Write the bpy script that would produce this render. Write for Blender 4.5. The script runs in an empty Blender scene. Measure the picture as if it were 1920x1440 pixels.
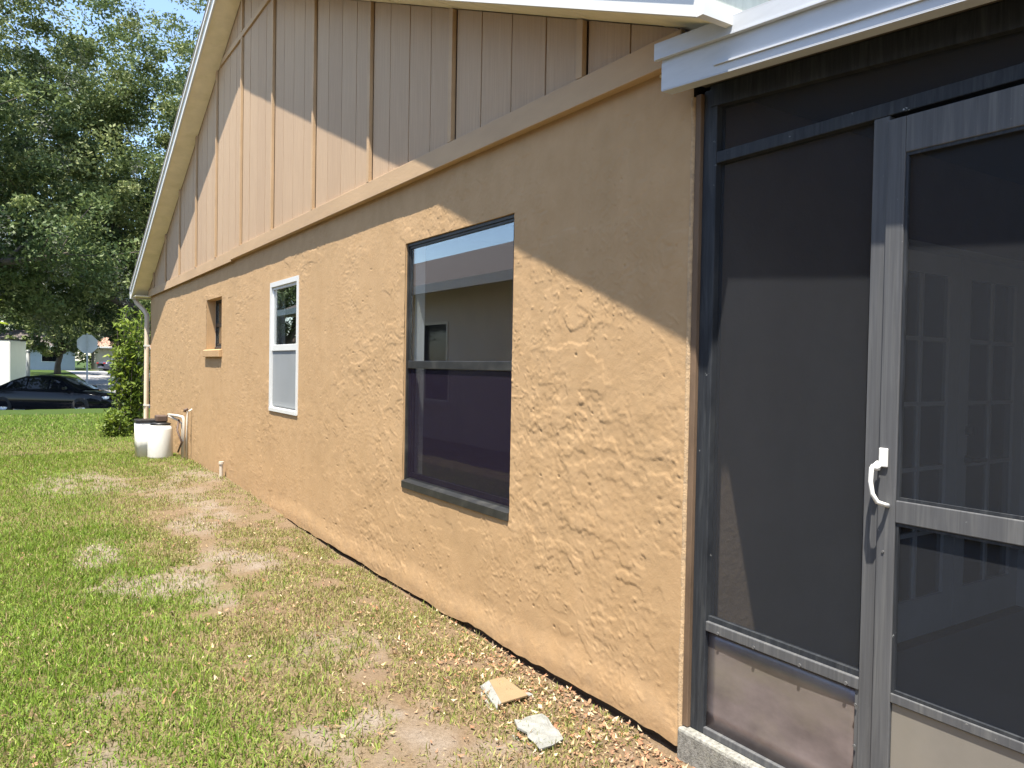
import bpy, bmesh, math, random
import numpy as np
from mathutils import Matrix, Vector

random.seed(7)
RNG = np.random.default_rng(11)
SC = bpy.context.scene
COL = SC.collection

# ------------------------------------------------------------------ camera
CAM_LOC = (-2.2, 0.0, 1.434)
YAW, PITCH, ROLL = math.radians(33.2286), math.radians(-1.2269), math.radians(1.0301)
_F = Vector((math.sin(YAW)*math.cos(PITCH), math.cos(YAW)*math.cos(PITCH), math.sin(PITCH)))
_R = Vector((math.cos(YAW), -math.sin(YAW), 0))
_U = _R.cross(_F)
_R2 = math.cos(ROLL)*_R + math.sin(ROLL)*_U
_U2 = -math.sin(ROLL)*_R + math.cos(ROLL)*_U
cam_data = bpy.data.cameras.new('camera')
cam = bpy.data.objects.new('camera', cam_data)
COL.objects.link(cam)
m = Matrix((_R2, _U2, -_F)).transposed().to_4x4()
m.translation = CAM_LOC
cam.matrix_world = m
cam_data.sensor_width = 36
cam_data.lens = 1442/1920*36
cam_data.clip_start = 0.05
cam_data.clip_end = 1500
SC.camera = cam

# ------------------------------------------------------------------ light
SUN_A, SUN_B = 0.75, 3.68                       # sunlight travels along (1, A, -B)
to_sun = Vector((-1, -SUN_A, SUN_B)).normalized()
world = bpy.data.worlds.new('World')
SC.world = world
world.use_nodes = True
wn = world.node_tree.nodes
sky = wn.new('ShaderNodeTexSky')
sky.sky_type = 'NISHITA'
sky.sun_disc = False
sky.sun_elevation = math.asin(to_sun.z)
sky.sun_rotation = math.atan2(to_sun.x, to_sun.y)
sky.air_density = 1.0
sky.dust_density = 0.6
sky.ozone_density = 1.2
world.node_tree.links.new(sky.outputs[0], wn['Background'].inputs[0])
wn['Background'].inputs[1].default_value = 0.13
sun_data = bpy.data.lights.new('sun', 'SUN')
sun_data.energy = 5.0
sun_data.angle = math.radians(0.55)
sun_data.color = (1.0, 0.93, 0.82)
sun = bpy.data.objects.new('sun', sun_data)
sun.rotation_euler = to_sun.to_track_quat('Z', 'Y').to_euler()
sun.location = (-20, -10, 60)
COL.objects.link(sun)
SC.view_settings.view_transform = 'Standard'
SC.view_settings.look = 'None'
SC.view_settings.gamma = 1.0
SC.view_settings.use_curve_mapping = False
SC.view_settings.exposure = 1.48
SC.cycles.max_bounces = 10
SC.cycles.transparent_max_bounces = 24

# ------------------------------------------------------------------ noise in numpy
_TAB = np.random.default_rng(5).random((8, 256, 256))
def vn(x, y, seed=0):
    t = _TAB[seed % 8]
    x = np.asarray(x, float) + 37.3*seed + 1000; y = np.asarray(y, float) + 91.7*seed + 1000
    xi = np.floor(x).astype(int); yi = np.floor(y).astype(int)
    fx = x-xi; fy = y-yi
    fx = fx*fx*(3-2*fx); fy = fy*fy*(3-2*fy)
    x0 = xi % 256; x1 = (xi+1) % 256; y0 = yi % 256; y1 = (yi+1) % 256
    return (t[x0, y0]*(1-fx)+t[x1, y0]*fx)*(1-fy)+(t[x0, y1]*(1-fx)+t[x1, y1]*fx)*fy
def fbm(x, y, seed=0, n=4):
    s = 0; a = .5; tot = 0
    for i in range(n):
        s = s+a*vn(np.asarray(x)*2**i, np.asarray(y)*2**i, seed+i); tot += a; a *= .5
    return s/tot
def sstep(a, b, x):
    t = np.clip((x-a)/(b-a), 0, 1); return t*t*(3-2*t)

# ------------------------------------------------------------------ materials
class NT:
    def __init__(s, name):
        s.m = bpy.data.materials.new(name); s.m.use_nodes = True
        s.t = s.m.node_tree; s.n = s.t.nodes; s.b = s.n['Principled BSDF']
        s.out = s.n['Material Output']
    def add(s, typ, **k):
        nd = s.n.new(typ)
        for a, v in k.items():
            if a.startswith('i_'):
                nd.inputs[a[2:].replace('_', ' ')].default_value = v
            else: setattr(nd, a, v)
        return nd
    def l(s, a, b): s.t.links.new(a, b)
    def coord(s, scale=(1, 1, 1), kind='Object'):
        tc = s.add('ShaderNodeTexCoord'); mp = s.add('ShaderNodeMapping')
        mp.inputs['Scale'].default_value = scale
        s.l(tc.outputs[kind], mp.inputs[0]); return mp.outputs[0]
    def noise(s, vec, scale, detail=4, rough=.55, dist=0):
        nd = s.add('ShaderNodeTexNoise')
        nd.inputs['Scale'].default_value = scale; nd.inputs['Detail'].default_value = detail
        nd.inputs['Roughness'].default_value = rough; nd.inputs['Distortion'].default_value = dist
        s.l(vec, nd.inputs['Vector']); return nd.outputs['Fac']
    def ramp(s, fac, stops):
        nd = s.add('ShaderNodeValToRGB'); e = nd.color_ramp.elements
        while len(e) < len(stops): e.new(.5)
        for el, (p, c) in zip(e, stops):
            el.position = p; el.color = (*c, 1) if len(c) == 3 else c
        s.l(fac, nd.inputs[0]); return nd.outputs[0]
    def mix(s, fac, a, b, mode='MIX'):
        nd = s.add('ShaderNodeMix', data_type='RGBA', blend_type=mode)
        for i, v in ((0, fac), (6, a), (7, b)):
            if hasattr(v, 'is_linked') or hasattr(v, 'links'): s.l(v, nd.inputs[i])
            else: nd.inputs[i].default_value = v if i == 0 else (*v, 1)
        return nd.outputs[2]
    def bump(s, h, strength, dist):
        nd = s.add('ShaderNodeBump'); nd.inputs['Strength'].default_value = strength
        nd.inputs['Distance'].default_value = dist
        s.l(h, nd.inputs['Height']); s.l(nd.outputs[0], s.b.inputs['Normal']); return nd.outputs[0]
    def col(s, c):
        if hasattr(c, 'links'): s.l(c, s.b.inputs['Base Color'])
        else: s.b.inputs['Base Color'].default_value = (*c, 1)
    def set(s, rough=.6, metal=0, spec=.5):
        s.b.inputs['Roughness'].default_value = rough; s.b.inputs['Metallic'].default_value = metal
        s.b.inputs['Specular IOR Level'].default_value = spec

def weathered(name, base, var=.12, scale=6, rough=.6, stretch=(1, 1, 1), bump=0, bscale=80, metal=0, dirt=None, dirt_amt=.4, spec=.4, speck=None):
    M = NT(name); v = M.coord(stretch)
    n = M.noise(v, scale, 6, .6)
    lo = tuple(c*(1-var) for c in base); hi = tuple(min(1, c*(1+var)) for c in base)
    c = M.ramp(n, [(.3, lo), (.7, hi)])
    if dirt:
        d = M.noise(v, scale*.45, 7, .68, .6)
        f = M.ramp(d, [(.48, (0, 0, 0)), (.72, (dirt_amt,)*3)])
        c = M.mix(f, c, dirt)
    if speck:                                   # chipped, pale flecks
        sp = M.noise(M.coord((1, 1, 1)), speck[1], 5, .7)
        c = M.mix(M.ramp(sp, [(speck[2], (0, 0, 0)), (speck[2]+.03, (1, 1, 1))]), c, speck[0])
    M.col(c); M.set(rough, metal, spec)
    if bump: M.bump(M.noise(v, bscale, 4, .6), bump, .004)
    return M.m

def mat_stucco(name='stucco_paint'):
    M = NT(name); v = M.coord()
    n1 = M.noise(v, 1.3, 5, .6); n2 = M.noise(v, 7, 5, .6)
    c = M.ramp(n1, [(.25, (.415, .276, .148)), (.5, (.450, .300, .163)), (.8, (.465, .312, .172))])
    c2 = M.ramp(n2, [(.3, (.90, .88, .84)), (.7, (1, 1, 1))])
    c = M.mix(1.0, c, c2, 'MULTIPLY')
    st = M.noise(M.coord((1, 5, .5)), 1.3, 5, .65)       # faint run-down staining
    f = M.ramp(st, [(.5, (0, 0, 0)), (.8, (.28, .28, .28))])
    c = M.mix(f, c, (.34, .235, .125))
    sx_ = M.add('ShaderNodeSeparateXYZ'); tc_ = M.add('ShaderNodeTexCoord'); M.l(tc_.outputs['Object'], sx_.inputs[0])
    hz = M.add('ShaderNodeMapRange'); hz.inputs[1].default_value = .02; hz.inputs[2].default_value = .34; hz.inputs[3].default_value = .62; hz.inputs[4].default_value = 0
    M.l(sx_.outputs[2], hz.inputs[0])
    spl = M.add('ShaderNodeMath', operation='MULTIPLY'); M.l(hz.outputs[0], spl.inputs[0])
    M.l(M.ramp(M.noise(v, 9, 7, .72), [(.38, (0, 0, 0)), (.72, (1, 1, 1))]), spl.inputs[1])
    c = M.mix(spl.outputs[0], c, (.27, .19, .115))      # mud splashed up from the bare soil
    M.col(c); M.set(.85, 0, .2)
    h = M.add('ShaderNodeMath', operation='ADD')
    M.l(M.noise(v, 260, 3, .6), h.inputs[0])
    big = M.noise(v, 34, 6, .62, 1.2)
    sc = M.add('ShaderNodeMath', operation='MULTIPLY'); sc.inputs[1].default_value = 2.2
    M.l(big, sc.inputs[0]); M.l(sc.outputs[0], h.inputs[1])
    M.bump(h.outputs[0], .28, .002)
    return M.m

def mat_siding():
    M = NT('siding_paint')
    oi = M.add('ShaderNodeObjectInfo')
    v = M.coord((1, 30, .8)); n = M.noise(v, 3, 6, .65, .2)
    c = M.ramp(n, [(.25, (.37, .262, .170)), (.75, (.475, .342, .222))])
    r = M.ramp(oi.outputs['Random'], [(0, (.93, .92, .92)), (1, (1, 1, 1))])
    c = M.mix(1.0, c, r, 'MULTIPLY')
    M.col(c); M.set(.8, 0, .2)
    M.bump(M.noise(M.coord((1, 60, 1.2)), 4, 6, .7, .3), .5, .004)
    return M.m

def mat_vcol(name, attr='tint', rough=.7, trans=.0, spec=.3):
    M = NT(name)
    a = M.add('ShaderNodeVertexColor', layer_name=attr)
    M.col(a.outputs[0]); M.set(rough, 0, spec)
    if trans:
        t = M.add('ShaderNodeBsdfTranslucent'); M.l(a.outputs[0], t.inputs[0])
        mx = M.add('ShaderNodeMixShader'); mx.inputs[0].default_value = trans
        M.l(M.b.outputs[0], mx.inputs[1]); M.l(t.outputs[0], mx.inputs[2]); M.l(mx.outputs[0], M.out.inputs[0])
    return M.m

def mat_glass(name, tint=(.75, .78, .78), base=.10, rough=.0):
    M = NT(name)
    tr = M.add('ShaderNodeBsdfTransparent'); tr.inputs[0].default_value = (*tint, 1)
    gl = M.add('ShaderNodeBsdfGlossy'); gl.inputs['Roughness'].default_value = rough
    gl.inputs[0].default_value = (.95, .97, 1, 1)
    lw = M.add('ShaderNodeLayerWeight'); pw_ = M.add('ShaderNodeMath', operation='POWER'); pw_.inputs[1].default_value = 5
    M.l(lw.outputs['Facing'], pw_.inputs[0])
    ml = M.add('ShaderNodeMath', operation='MULTIPLY'); ml.inputs[1].default_value = .9; M.l(pw_.outputs[0], ml.inputs[0])
    ad = M.add('ShaderNodeMath', operation='ADD', use_clamp=True); ad.inputs[1].default_value = base
    M.l(ml.outputs[0], ad.inputs[0])
    mx = M.add('ShaderNodeMixShader'); M.l(ad.outputs[0], mx.inputs[0])
    M.l(tr.outputs[0], mx.inputs[1]); M.l(gl.outputs[0], mx.inputs[2]); M.l(mx.outputs[0], M.out.inputs[0])
    return M.m

def mat_mesh(name, col=(.05, .05, .052), cover=.6):
    M = NT(name); M.col(col); M.set(.8, 0, .04)
    tr = M.add('ShaderNodeBsdfTransparent')
    v = M.coord(); n = M.noise(v, 2.5, 4, .5)
    f = M.add('ShaderNodeMapRange'); f.inputs[1].default_value = .3; f.inputs[2].default_value = .7
    f.inputs[3].default_value = cover-.03; f.inputs[4].default_value = cover+.03
    M.l(n, f.inputs[0])
    mx = M.add('ShaderNodeMixShader'); M.l(f.outputs[0], mx.inputs[0])
    M.l(tr.outputs[0], mx.inputs[1]); M.l(M.b.outputs[0], mx.inputs[2]); M.l(mx.outputs[0], M.out.inputs[0])
    return M.m

MAT = {}
MAT['stucco'] = mat_stucco()
MAT['siding'] = mat_siding()
MAT['trim'] = weathered('trim_paint', (.43, .295, .17), .08, 5, .75, (1, .3, 1), .25, 60, dirt=(.30, .21, .13), dirt_amt=.35)
MAT['soffit'] = weathered('soffit_paint', (.82, .74, .56), .08, 5, .6, dirt=(.60, .56, .32), dirt_amt=.5)
MAT['fascia'] = weathered('fascia_paint', (.64, .64, .61), .04, 4, .45, dirt=(.55, .53, .46), dirt_amt=.3)
MAT['eave_upper'] = weathered('grey_green_eave_board', (.40, .42, .37), .12, 6, .7, (6, 1, 1))  # grey-green board tone with streaky variation
MAT['alu_white'] = weathered('white_aluminium', (.47, .495, .525), .06, 9, .5, (1, .4, 3), dirt=(.36, .38, .41), dirt_amt=.45)
MAT['shingle'] = weathered('roof_shingle', (.17, .15, .13), .4, 30, .95, bump=.6, bscale=150)
MAT['bronze'] = weathered('bronze_aluminium', (.028, .031, .036), .25, 14, .5, (1, 6, .5), bump=.08, bscale=200, dirt=(.10, .105, .105), dirt_amt=.35, spec=.12, speck=((.30, .31, .31), 28, .69))
MAT['faded'] = weathered('faded_bronze_aluminium', (.088, .090, .094), .14, 9, .5, (1, 9, .35), bump=.08, bscale=200, dirt=(.20, .20, .19), dirt_amt=.45, spec=.12, speck=((.32, .32, .31), 40, .70))
MAT['screw'] = weathered('screw_steel', (.10, .10, .10), .2, 60, .5)
MAT['kick'] = weathered('kick_panel_metal', (.23, .20, .205), .28, 4, .30, (1, 1.2, 2.2), metal=.45, dirt=(.27, .25, .20), dirt_amt=.6)
MAT['kick_door'] = weathered('door_kick_metal', (.23, .215, .19), .10, 5, .42, metal=.2, dirt=(.25, .23, .19), dirt_amt=.5)
MAT['win_dark'] = weathered('window_bronze', (.020, .021, .022), .15, 12, .42, dirt=(.12, .115, .10), dirt_amt=.35)
MAT['win_white'] = weathered('window_vinyl', (.62, .63, .62), .03, 8, .35)
MAT['glass'] = mat_glass('window_glass', (.92, .94, .94), .16)
MAT['glass_door'] = mat_glass('door_glass', (.6, .65, .68), .12, .02)
MAT['screen'] = mat_mesh('insect_screen', (.038, .041, .047), .50)
MAT['win_screen'] = mat_mesh('window_screen', (.020, .015, .027), .62)
MAT['win_screen_light'] = mat_mesh('window_screen_grey', (.30, .32, .33), .82)
MAT['concrete'] = weathered('concrete', (.20, .197, .178), .5, 70, .9, bump=.7, bscale=160, dirt=(.22, .22, .17), dirt_amt=.6)
MAT['block'] = weathered('bare_block', (.10, .085, .07), .2, 20, .95)
MAT['drywall'] = weathered('interior_white', (.75, .75, .76), .03, 3, .8)
MAT['purple'] = weathered('interior_purple_wall', (.20, .17, .26), .05, 3, .85)
MAT['darkfloor'] = weathered('interior_floor', (.12, .10, .085), .2, 4, .6)
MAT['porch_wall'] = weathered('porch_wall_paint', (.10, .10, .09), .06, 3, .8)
MAT['stucco_shade'] = weathered('stucco_shade_copy', (.22, .175, .135), .10, 3, .85, bump=.9, bscale=26)  # house stucco darkened: the porch shade is put into its colour
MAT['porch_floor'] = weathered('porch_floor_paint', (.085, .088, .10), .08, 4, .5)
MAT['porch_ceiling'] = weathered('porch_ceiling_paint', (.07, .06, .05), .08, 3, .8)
MAT['plaster_edge'] = weathered('bare_plaster_edge', (.44, .31, .18), .22, 40, .9, bump=.8, bscale=120, dirt=(.20, .16, .12), dirt_amt=.7)
MAT['jamb_wood'] = weathered('jamb_wood', (.13, .085, .052), .35, 8, .8, (1, 1, .3), .3, 60)
MAT['door_grey'] = weathered('grey_door_paint', (.42, .44, .47), .06, 4, .6)
MAT['rust'] = weathered('brown_metal', (.09, .06, .045), .2, 10, .6)
MAT['handle'] = weathered('handle_enamel', (.66, .66, .63), .05, 30, .3)
MAT['plastic_white'] = weathered('white_plastic', (.70, .70, .66), .05, 6, .4, dirt=(.46, .42, .34), dirt_amt=.5)
MAT['plastic_black'] = weathered('black_plastic', (.02, .02, .021), .2, 10, .4)
MAT['pvc'] = weathered('pvc_pipe', (.52, .47, .40), .06, 12, .4)
MAT['downspout'] = weathered('downspout_paint', (.50, .42, .32), .08, 8, .5)
MAT['brass'] = weathered('aged_knob_metal', (.05, .045, .04), .2, 10, .35, metal=.6)
MAT['drywall_scrap'] = weathered('plaster_scrap', (.21, .215, .20), .2, 22, .9, bump=.7, bscale=90, dirt=(.13, .135, .115), dirt_amt=.7)
MAT['scrap_tan'] = weathered('scrap_tan_paint', (.215, .155, .085), .07, 14, .85, bump=.3, bscale=90)
MAT['bark'] = weathered('oak_bark', (.11, .09, .075), .4, 6, .95, (1, 1, .3), .9, 20)
MAT['leaf'] = mat_vcol('oak_leaf', 'tint', .55, .28)
MAT['shrub_leaf'] = mat_vcol('shrub_leaf', 'tint', .5, .35)
MAT['moss'] = mat_vcol('hanging_moss', 'tint', .9, .25)
MAT['grass'] = mat_vcol('grass_blade', 'tint', .6, .35)
MAT['litter'] = mat_vcol('dry_leaf', 'tint', .8, .2)
MAT['asphalt'] = weathered('street_asphalt', (.26, .255, .25), .18, 3, .9, bump=.4, bscale=60)
MAT['paint_black'] = weathered('black_car_paint', (.005, .0055, .008), .1, 2, .10, spec=.30)
MAT['paint_grey'] = weathered('slate_car_paint', (.05, .055, .075), .1, 2, .2, spec=.6)
MAT['paint_white'] = weathered('white_car_paint', (.75, .76, .76), .03, 2, .25, spec=.6)
MAT['car_glass'] = weathered('car_glass', (.006, .007, .008), .1, 2, .03, spec=.35)
MAT['tyre'] = weathered('tyre_rubber', (.018, .018, .018), .2, 20, .85)
MAT['rim'] = weathered('alloy_rim', (.35, .35, .36), .1, 10, .3, metal=.8)
MAT['headlight'] = weathered('headlight_lens', (.65, .66, .68), .05, 10, .1)
MAT['taillight'] = weathered('taillight_lens', (.35, .02, .02), .1, 10, .15)
MAT['sign_back'] = weathered('sign_back_aluminium', (.50, .52, .53), .06, 5, .55)
MAT['sign_post'] = weathered('galvanised_post', (.42, .44, .44), .1, 20, .5)
MAT['sign_red'] = weathered('sign_red', (.45, .02, .02), .05, 5, .4)
MAT['nb_wall'] = weathered('neighbour_stucco', (.52, .50, .47), .05, 3, .85, bump=.5, bscale=60)
MAT['nb_wall2'] = weathered('pale_blue_stucco', (.34, .38, .44), .05, 3, .85)
MAT['nb_wall3'] = weathered('tan_house_wall', (.45, .38, .29), .05, 3, .85)
MAT['nb_roof'] = weathered('brown_shingle', (.10, .085, .078), .2, 9, .95, bump=.6, bscale=60)
MAT['nb_roof2'] = weathered('tan_tile_roof', (.33, .20, .14), .2, 5, .95)

def mat_ground():
    M = NT('lawn_soil'); v = M.coord()
    a = M.add('ShaderNodeVertexColor', layer_name='tint')
    n = M.noise(v, 55, 6, .7); n2 = M.noise(v, 260, 4, .7)
    c = M.mix(1.0, a.outputs[0], M.ramp(n, [(.25, (.62, .60, .58)), (.75, (1.1, 1.1, 1.1))]), 'MULTIPLY')
    c = M.mix(1.0, c, M.ramp(n2, [(.3, (.7, .68, .66)), (.7, (1.12, 1.12, 1.1))]), 'MULTIPLY')
    M.col(c); M.set(.95, 0, .15)
    M.bump(M.noise(v, 70, 6, .7), .9, .012)
    return M.m
MAT['ground'] = mat_ground()

# ------------------------------------------------------------------ object helpers
def wloc(o):
    p = Vector((0, 0, 0))
    while o is not None:
        p = p+o.location; o = o.parent
    return p
def link(name, me, mat, parent=None):
    o = bpy.data.objects.new(name, me); COL.objects.link(o)
    if mat is not None: me.materials.append(MAT[mat] if isinstance(mat, str) else mat)
    if parent is not None: o.parent = parent
    return o
def obj(name, verts, faces, mat, parent=None, smooth=False, world=True):
    v = np.asarray(verts, float)
    if parent is not None and world: v = v-np.array(wloc(parent))
    me = bpy.data.meshes.new(name)
    me.from_pydata(v.tolist(), [], faces)
    if smooth: me.polygons.foreach_set('use_smooth', [True]*len(me.polygons))
    me.update()
    return link(name, me, mat, parent)
def big_mesh(name, verts, faces, mat, parent=None, colors=None, smooth=False):
    """verts (N,3), faces (M,k) with the same k, colors (N,3) as 'tint'"""
    v = np.asarray(verts, np.float32); f = np.asarray(faces, np.int32)
    me = bpy.data.meshes.new(name)
    me.vertices.add(len(v)); me.vertices.foreach_set('co', v.ravel())
    k = f.shape[1]
    me.loops.add(f.size); me.loops.foreach_set('vertex_index', f.ravel())
    me.polygons.add(len(f))
    me.polygons.foreach_set('loop_start', np.arange(0, f.size, k, dtype=np.int32))
    if smooth: me.polygons.foreach_set('use_smooth', np.ones(len(f), bool))
    me.update(calc_edges=True)
    if colors is not None:
        at = me.color_attributes.new('tint', 'FLOAT_COLOR', 'POINT')
        c = np.ones((len(v), 4), np.float32); c[:, :3] = colors
        at.data.foreach_set('color', c.ravel())
    return link(name, me, mat, parent)
def thing(name, label, cat, loc=(0, 0, 0), rotz=0, group=None):
    o = bpy.data.objects.new(name, None); COL.objects.link(o)
    o.location = loc; o.rotation_euler = (0, 0, rotz); o.empty_display_size = .2
    return tag(o, label, cat, group)
def tag(o, label, cat, group=None):
    o['label'] = label; o['category'] = cat
    if group: o['group'] = group
    return o
class MB:
    """collects shapes for one mesh"""
    def __init__(s): s.v = []; s.f = []
    def poly(s, pts, faces):
        b = len(s.v); s.v += [tuple(p) for p in pts]; s.f += [tuple(i+b for i in f) for f in faces]; return s
    def box(s, x0, x1, y0, y1, z0, z1):
        p = [(x0, y0, z0), (x1, y0, z0), (x1, y1, z0), (x0, y1, z0), (x0, y0, z1), (x1, y0, z1), (x1, y1, z1), (x0, y1, z1)]
        return s.poly(p, [(0, 3, 2, 1), (4, 5, 6, 7), (0, 1, 5, 4), (1, 2, 6, 5), (2, 3, 7, 6), (3, 0, 4, 7)])
    def prism(s, pts, d):
        """closed polygon pts (3D) extruded by vector d"""
        n = len(pts); q = [tuple(np.add(p, d)) for p in pts]
        fs = [tuple(range(n))[::-1], tuple(range(n, 2*n))]+[(i, (i+1) % n, (i+1) % n+n, i+n) for i in range(n)]
        return s.poly(list(pts)+q, fs)
    def tube(s, pts, rads, n=8, cap=True):
        pts = [Vector(p) for p in pts]; b = len(s.v)
        for i, p in enumerate(pts):
            d = (pts[min(i+1, len(pts)-1)]-pts[max(i-1, 0)]).normalized()
            a = d.orthogonal().normalized() if i == 0 else (a-d*a.dot(d)).normalized()
            c = d.cross(a); r = rads[i] if hasattr(rads, '__len__') else rads
            for k in range(n):
                t = 2*math.pi*k/n; s.v.append(tuple(p+(a*math.cos(t)+c*math.sin(t))*r))
        for i in range(len(pts)-1):
            for k in range(n):
                s.f.append((b+i*n+k, b+i*n+(k+1) % n, b+(i+1)*n+(k+1) % n, b+(i+1)*n+k))
        if cap:
            s.f.append(tuple(b+k for k in range(n))[::-1]); e = b+(len(pts)-1)*n
            s.f.append(tuple(e+k for k in range(n)))
        return s
    def lathe(s, c, prof, n=24):
        """prof: list of (r,z) from bottom to top around centre c"""
        b = len(s.v)
        for r, z in prof:
            for k in range(n):
                t = 2*math.pi*k/n; s.v.append((c[0]+r*math.cos(t), c[1]+r*math.sin(t), c[2]+z))
        for i in range(len(prof)-1):
            for k in range(n):
                s.f.append((b+i*n+k, b+i*n+(k+1) % n, b+(i+1)*n+(k+1) % n, b+(i+1)*n+k))
        s.f.append(tuple(b+k for k in range(n))[::-1]); e = b+(len(prof)-1)*n; s.f.append(tuple(e+k for k in range(n)))
        return s
    def build(s, name, mat, parent=None, smooth=False, bevel=0, world=True):
        o = obj(name, s.v, s.f, mat, parent, smooth, world)
        if bevel:
            bm = bmesh.new(); bm.from_mesh(o.data)
            es = [e for e in bm.edges if len(e.link_faces) == 2 and e.calc_face_angle(0) > .6]
            bmesh.ops.bevel(bm, geom=es, offset=bevel, segments=2, affect='EDGES', profile=.5, clamp_overlap=True)
            bm.to_mesh(o.data); bm.free()
        return o
def box(name, x0, x1, y0, y1, z0, z1, mat, parent=None, bevel=0):
    return MB().box(x0, x1, y0, y1, z0, z1).build(name, mat, parent, bevel=bevel)
def copy_tree(o, parent=None):
    c = o.copy(); COL.objects.link(c); c.parent = parent
    for ch in o.children: copy_tree(ch, c)
    return c

# ================================================================== GROUND
def ground_z(x, y):
    x = np.asarray(x, float); y = np.asarray(y, float)
    z = -0.19*sstep(13, 28, y)-0.43*sstep(29.3, 31, y)+0.95*sstep(42, 82, y)
    z = z+(fbm(x*1.1, y*1.1, 2, 3)-.5)*.05*sstep(-30, 0, -np.abs(x+1.5)*3)
    near = np.exp(-((x+.0)/.35)**2)*sstep(8.5, 5.2, y)*sstep(1.2, 2.2, y)
    z = z-.062*near
    z = z+.05*sstep(6.5, 9.5, y)*sstep(13.5, 11, y)*np.exp(-((x+.1)/.5)**2)
    return z-.01
# bare patches seen in the lawn (x, y, rx, ry, strength)
PATCH = [(-1.62, 6.40, .22, .55, 1), (-1.36, 5.45, .42, .30, 1), (-.74, 5.72, .26, .50, .95), (-1.5, 10.3, .55, 1.1, .75),
         (-.75, 7.2, .25, .6, .7), (-.55, 7.9, .2, .5, .7), (-1.15, 4.95, .16, .25, .8), (-1.0, 2.80, .36, .16, .9), (-1.35, 2.6, .25, .12, .5),
         (-.9, 9.4, .5, .5, .45), (-.3, 10.2, .35, .8, .6), (-1.9, 3.55, .25, .14, .5), (-.85, 2.45, .3, .2, .8), (-.6, 9.0, .3, .8, .4),
         (-2.0, 3.0, .3, .2, .6), (-.8, 3.7, .35, .3, .45)]
def bare(x, y):
    b = np.zeros_like(np.asarray(x, float))
    wx = x+(fbm(x*3, y*3, 1, 3)-.5)*.35; wy = y+(fbm(x*3, y*3, 4, 3)-.5)*.5
    for px, py, rx, ry, s in PATCH:
        d = np.sqrt(((wx-px)/rx)**2+((wy-py)/ry)**2)
        b = np.maximum(b, s*sstep(1.35, .45, d))
    return b*sstep(.30, .55, fbm(x*7, y*5, 2, 3)+.12*b)*(.55+.45*sstep(.36, .56, fbm(x*17, y*13, 4, 3)))
def dryness(x, y):
    """0 = lush at the left of the yard, 1 = dry beside the wall"""
    d = sstep(-2.0, -.55, x+.055*(y-5)*0-.16*sstep(6, 2, y)*2+(fbm(x*1.6, y*1.6, 3, 3)-.5)*1.1)
    return np.clip(-.02+d*sstep(16, 7, y)+.5*sstep(4.2, 2.2, y)+.5*(fbm(x*2.3, y*2.3, 6, 3)-.5), 0, 1)

gx = np.unique(np.concatenate([np.linspace(-400, -60, 12), np.linspace(-60, -6, 28), np.linspace(-6, -3.6, 20), np.linspace(-3.6, .25, 85), np.linspace(.25, 20, 20), np.linspace(20, 400, 14)]))
gy = np.unique(np.concatenate([np.linspace(-300, -10, 12), np.linspace(-10, 1, 20), np.linspace(1, 12, 190), np.linspace(12, 50, 90), np.linspace(50, 130, 40), np.linspace(130, 900, 14)]))
GX, GY = np.meshgrid(gx, gy, indexing='ij')
GZ = ground_z(GX, GY)
GZ += (fbm(GX*9, GY*9, 5, 3)-.5)*.022*(np.abs(GX+1.7) < 2.4)*(GY < 14)
vb = bare(GX, GY); vd = dryness(GX, GY)
sand = np.array([.275, .235, .195]); thatch = np.array([.20, .145, .092]); soil = np.array([.17, .145, .07]); green = np.array([.05, .085, .018])
k = vd[..., None]; gcol = soil*(1-k)+thatch*k
k = np.clip(vb*1.1, 0, 1)[..., None]; gcol = gcol*(1-k)+sand*k
k = sstep(12, 24, GY)[..., None]; gcol = gcol*(1-k)+green*k
ni, nj = GX.shape
ii, jj = np.meshgrid(np.arange(ni-1), np.arange(nj-1), indexing='ij')
q = np.stack([ii*nj+jj, (ii+1)*nj+jj, (ii+1)*nj+jj+1, ii*nj+jj+1], -1).reshape(-1, 4)
lawn = big_mesh('lawn', np.stack([GX, GY, GZ], -1).reshape(-1, 3), q, 'ground', None, gcol.reshape(-1, 3), True)
lawn['kind'] = 'structure'

def strip(name, poly, mat, dz=.02, n=40):
    """ground-hugging sheet over x0..x1,y0..y1"""
    x0, x1, y0, y1 = poly
    xs = np.linspace(x0, x1, 24); ys = np.linspace(y0, y1, n)
    X, Y = np.meshgrid(xs, ys, indexing='ij'); Z = ground_z(X, Y)+dz
    i2, j2 = np.meshgrid(np.arange(23), np.arange(n-1), indexing='ij')
    qq = np.stack([i2*n+j2, (i2+1)*n+j2, (i2+1)*n+j2+1, i2*n+j2+1], -1).reshape(-1, 4)
    o = big_mesh(name, np.stack([X, Y, Z], -1).reshape(-1, 3), qq, mat); o['kind'] = 'structure'; return o
strip('street', (-60, 60, 31.0, 39.2), 'asphalt', .03, 20)
strip('side_street', (2.4, 9.0, 39.3, 86), 'asphalt', .034, 60)
for nm, y0 in (('kerb', 30.82), ('kerb', 39.2)):
    mb = MB(); 
    for a in range(-30, 30, 2):
        if nm == 'kerb' and y0 > 35 and 2 <= a < 14: continue
        z = float(ground_z(a+1, y0)); mb.box(a, a+1.995, y0, y0+.18, z-.1, z+.13)
    o = mb.build('kerb', 'concrete'); o['kind'] = 'structure'

# ================================================================== THE HOUSE
house = thing('house', 'tan stucco house with board and batten gable and white eaves', 'house', (0, 2.12, 0))
YN, YF, YC = 2.12, 15.60, 8.86
def zs(y): return 5.55-.417*abs(y-YC)
WIN = dict(big=(3.362, 4.672, .632, 2.240), white=(6.90, 7.80, .966, 2.235), small=(9.925, 10.79, 1.60, 2.252))

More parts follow.
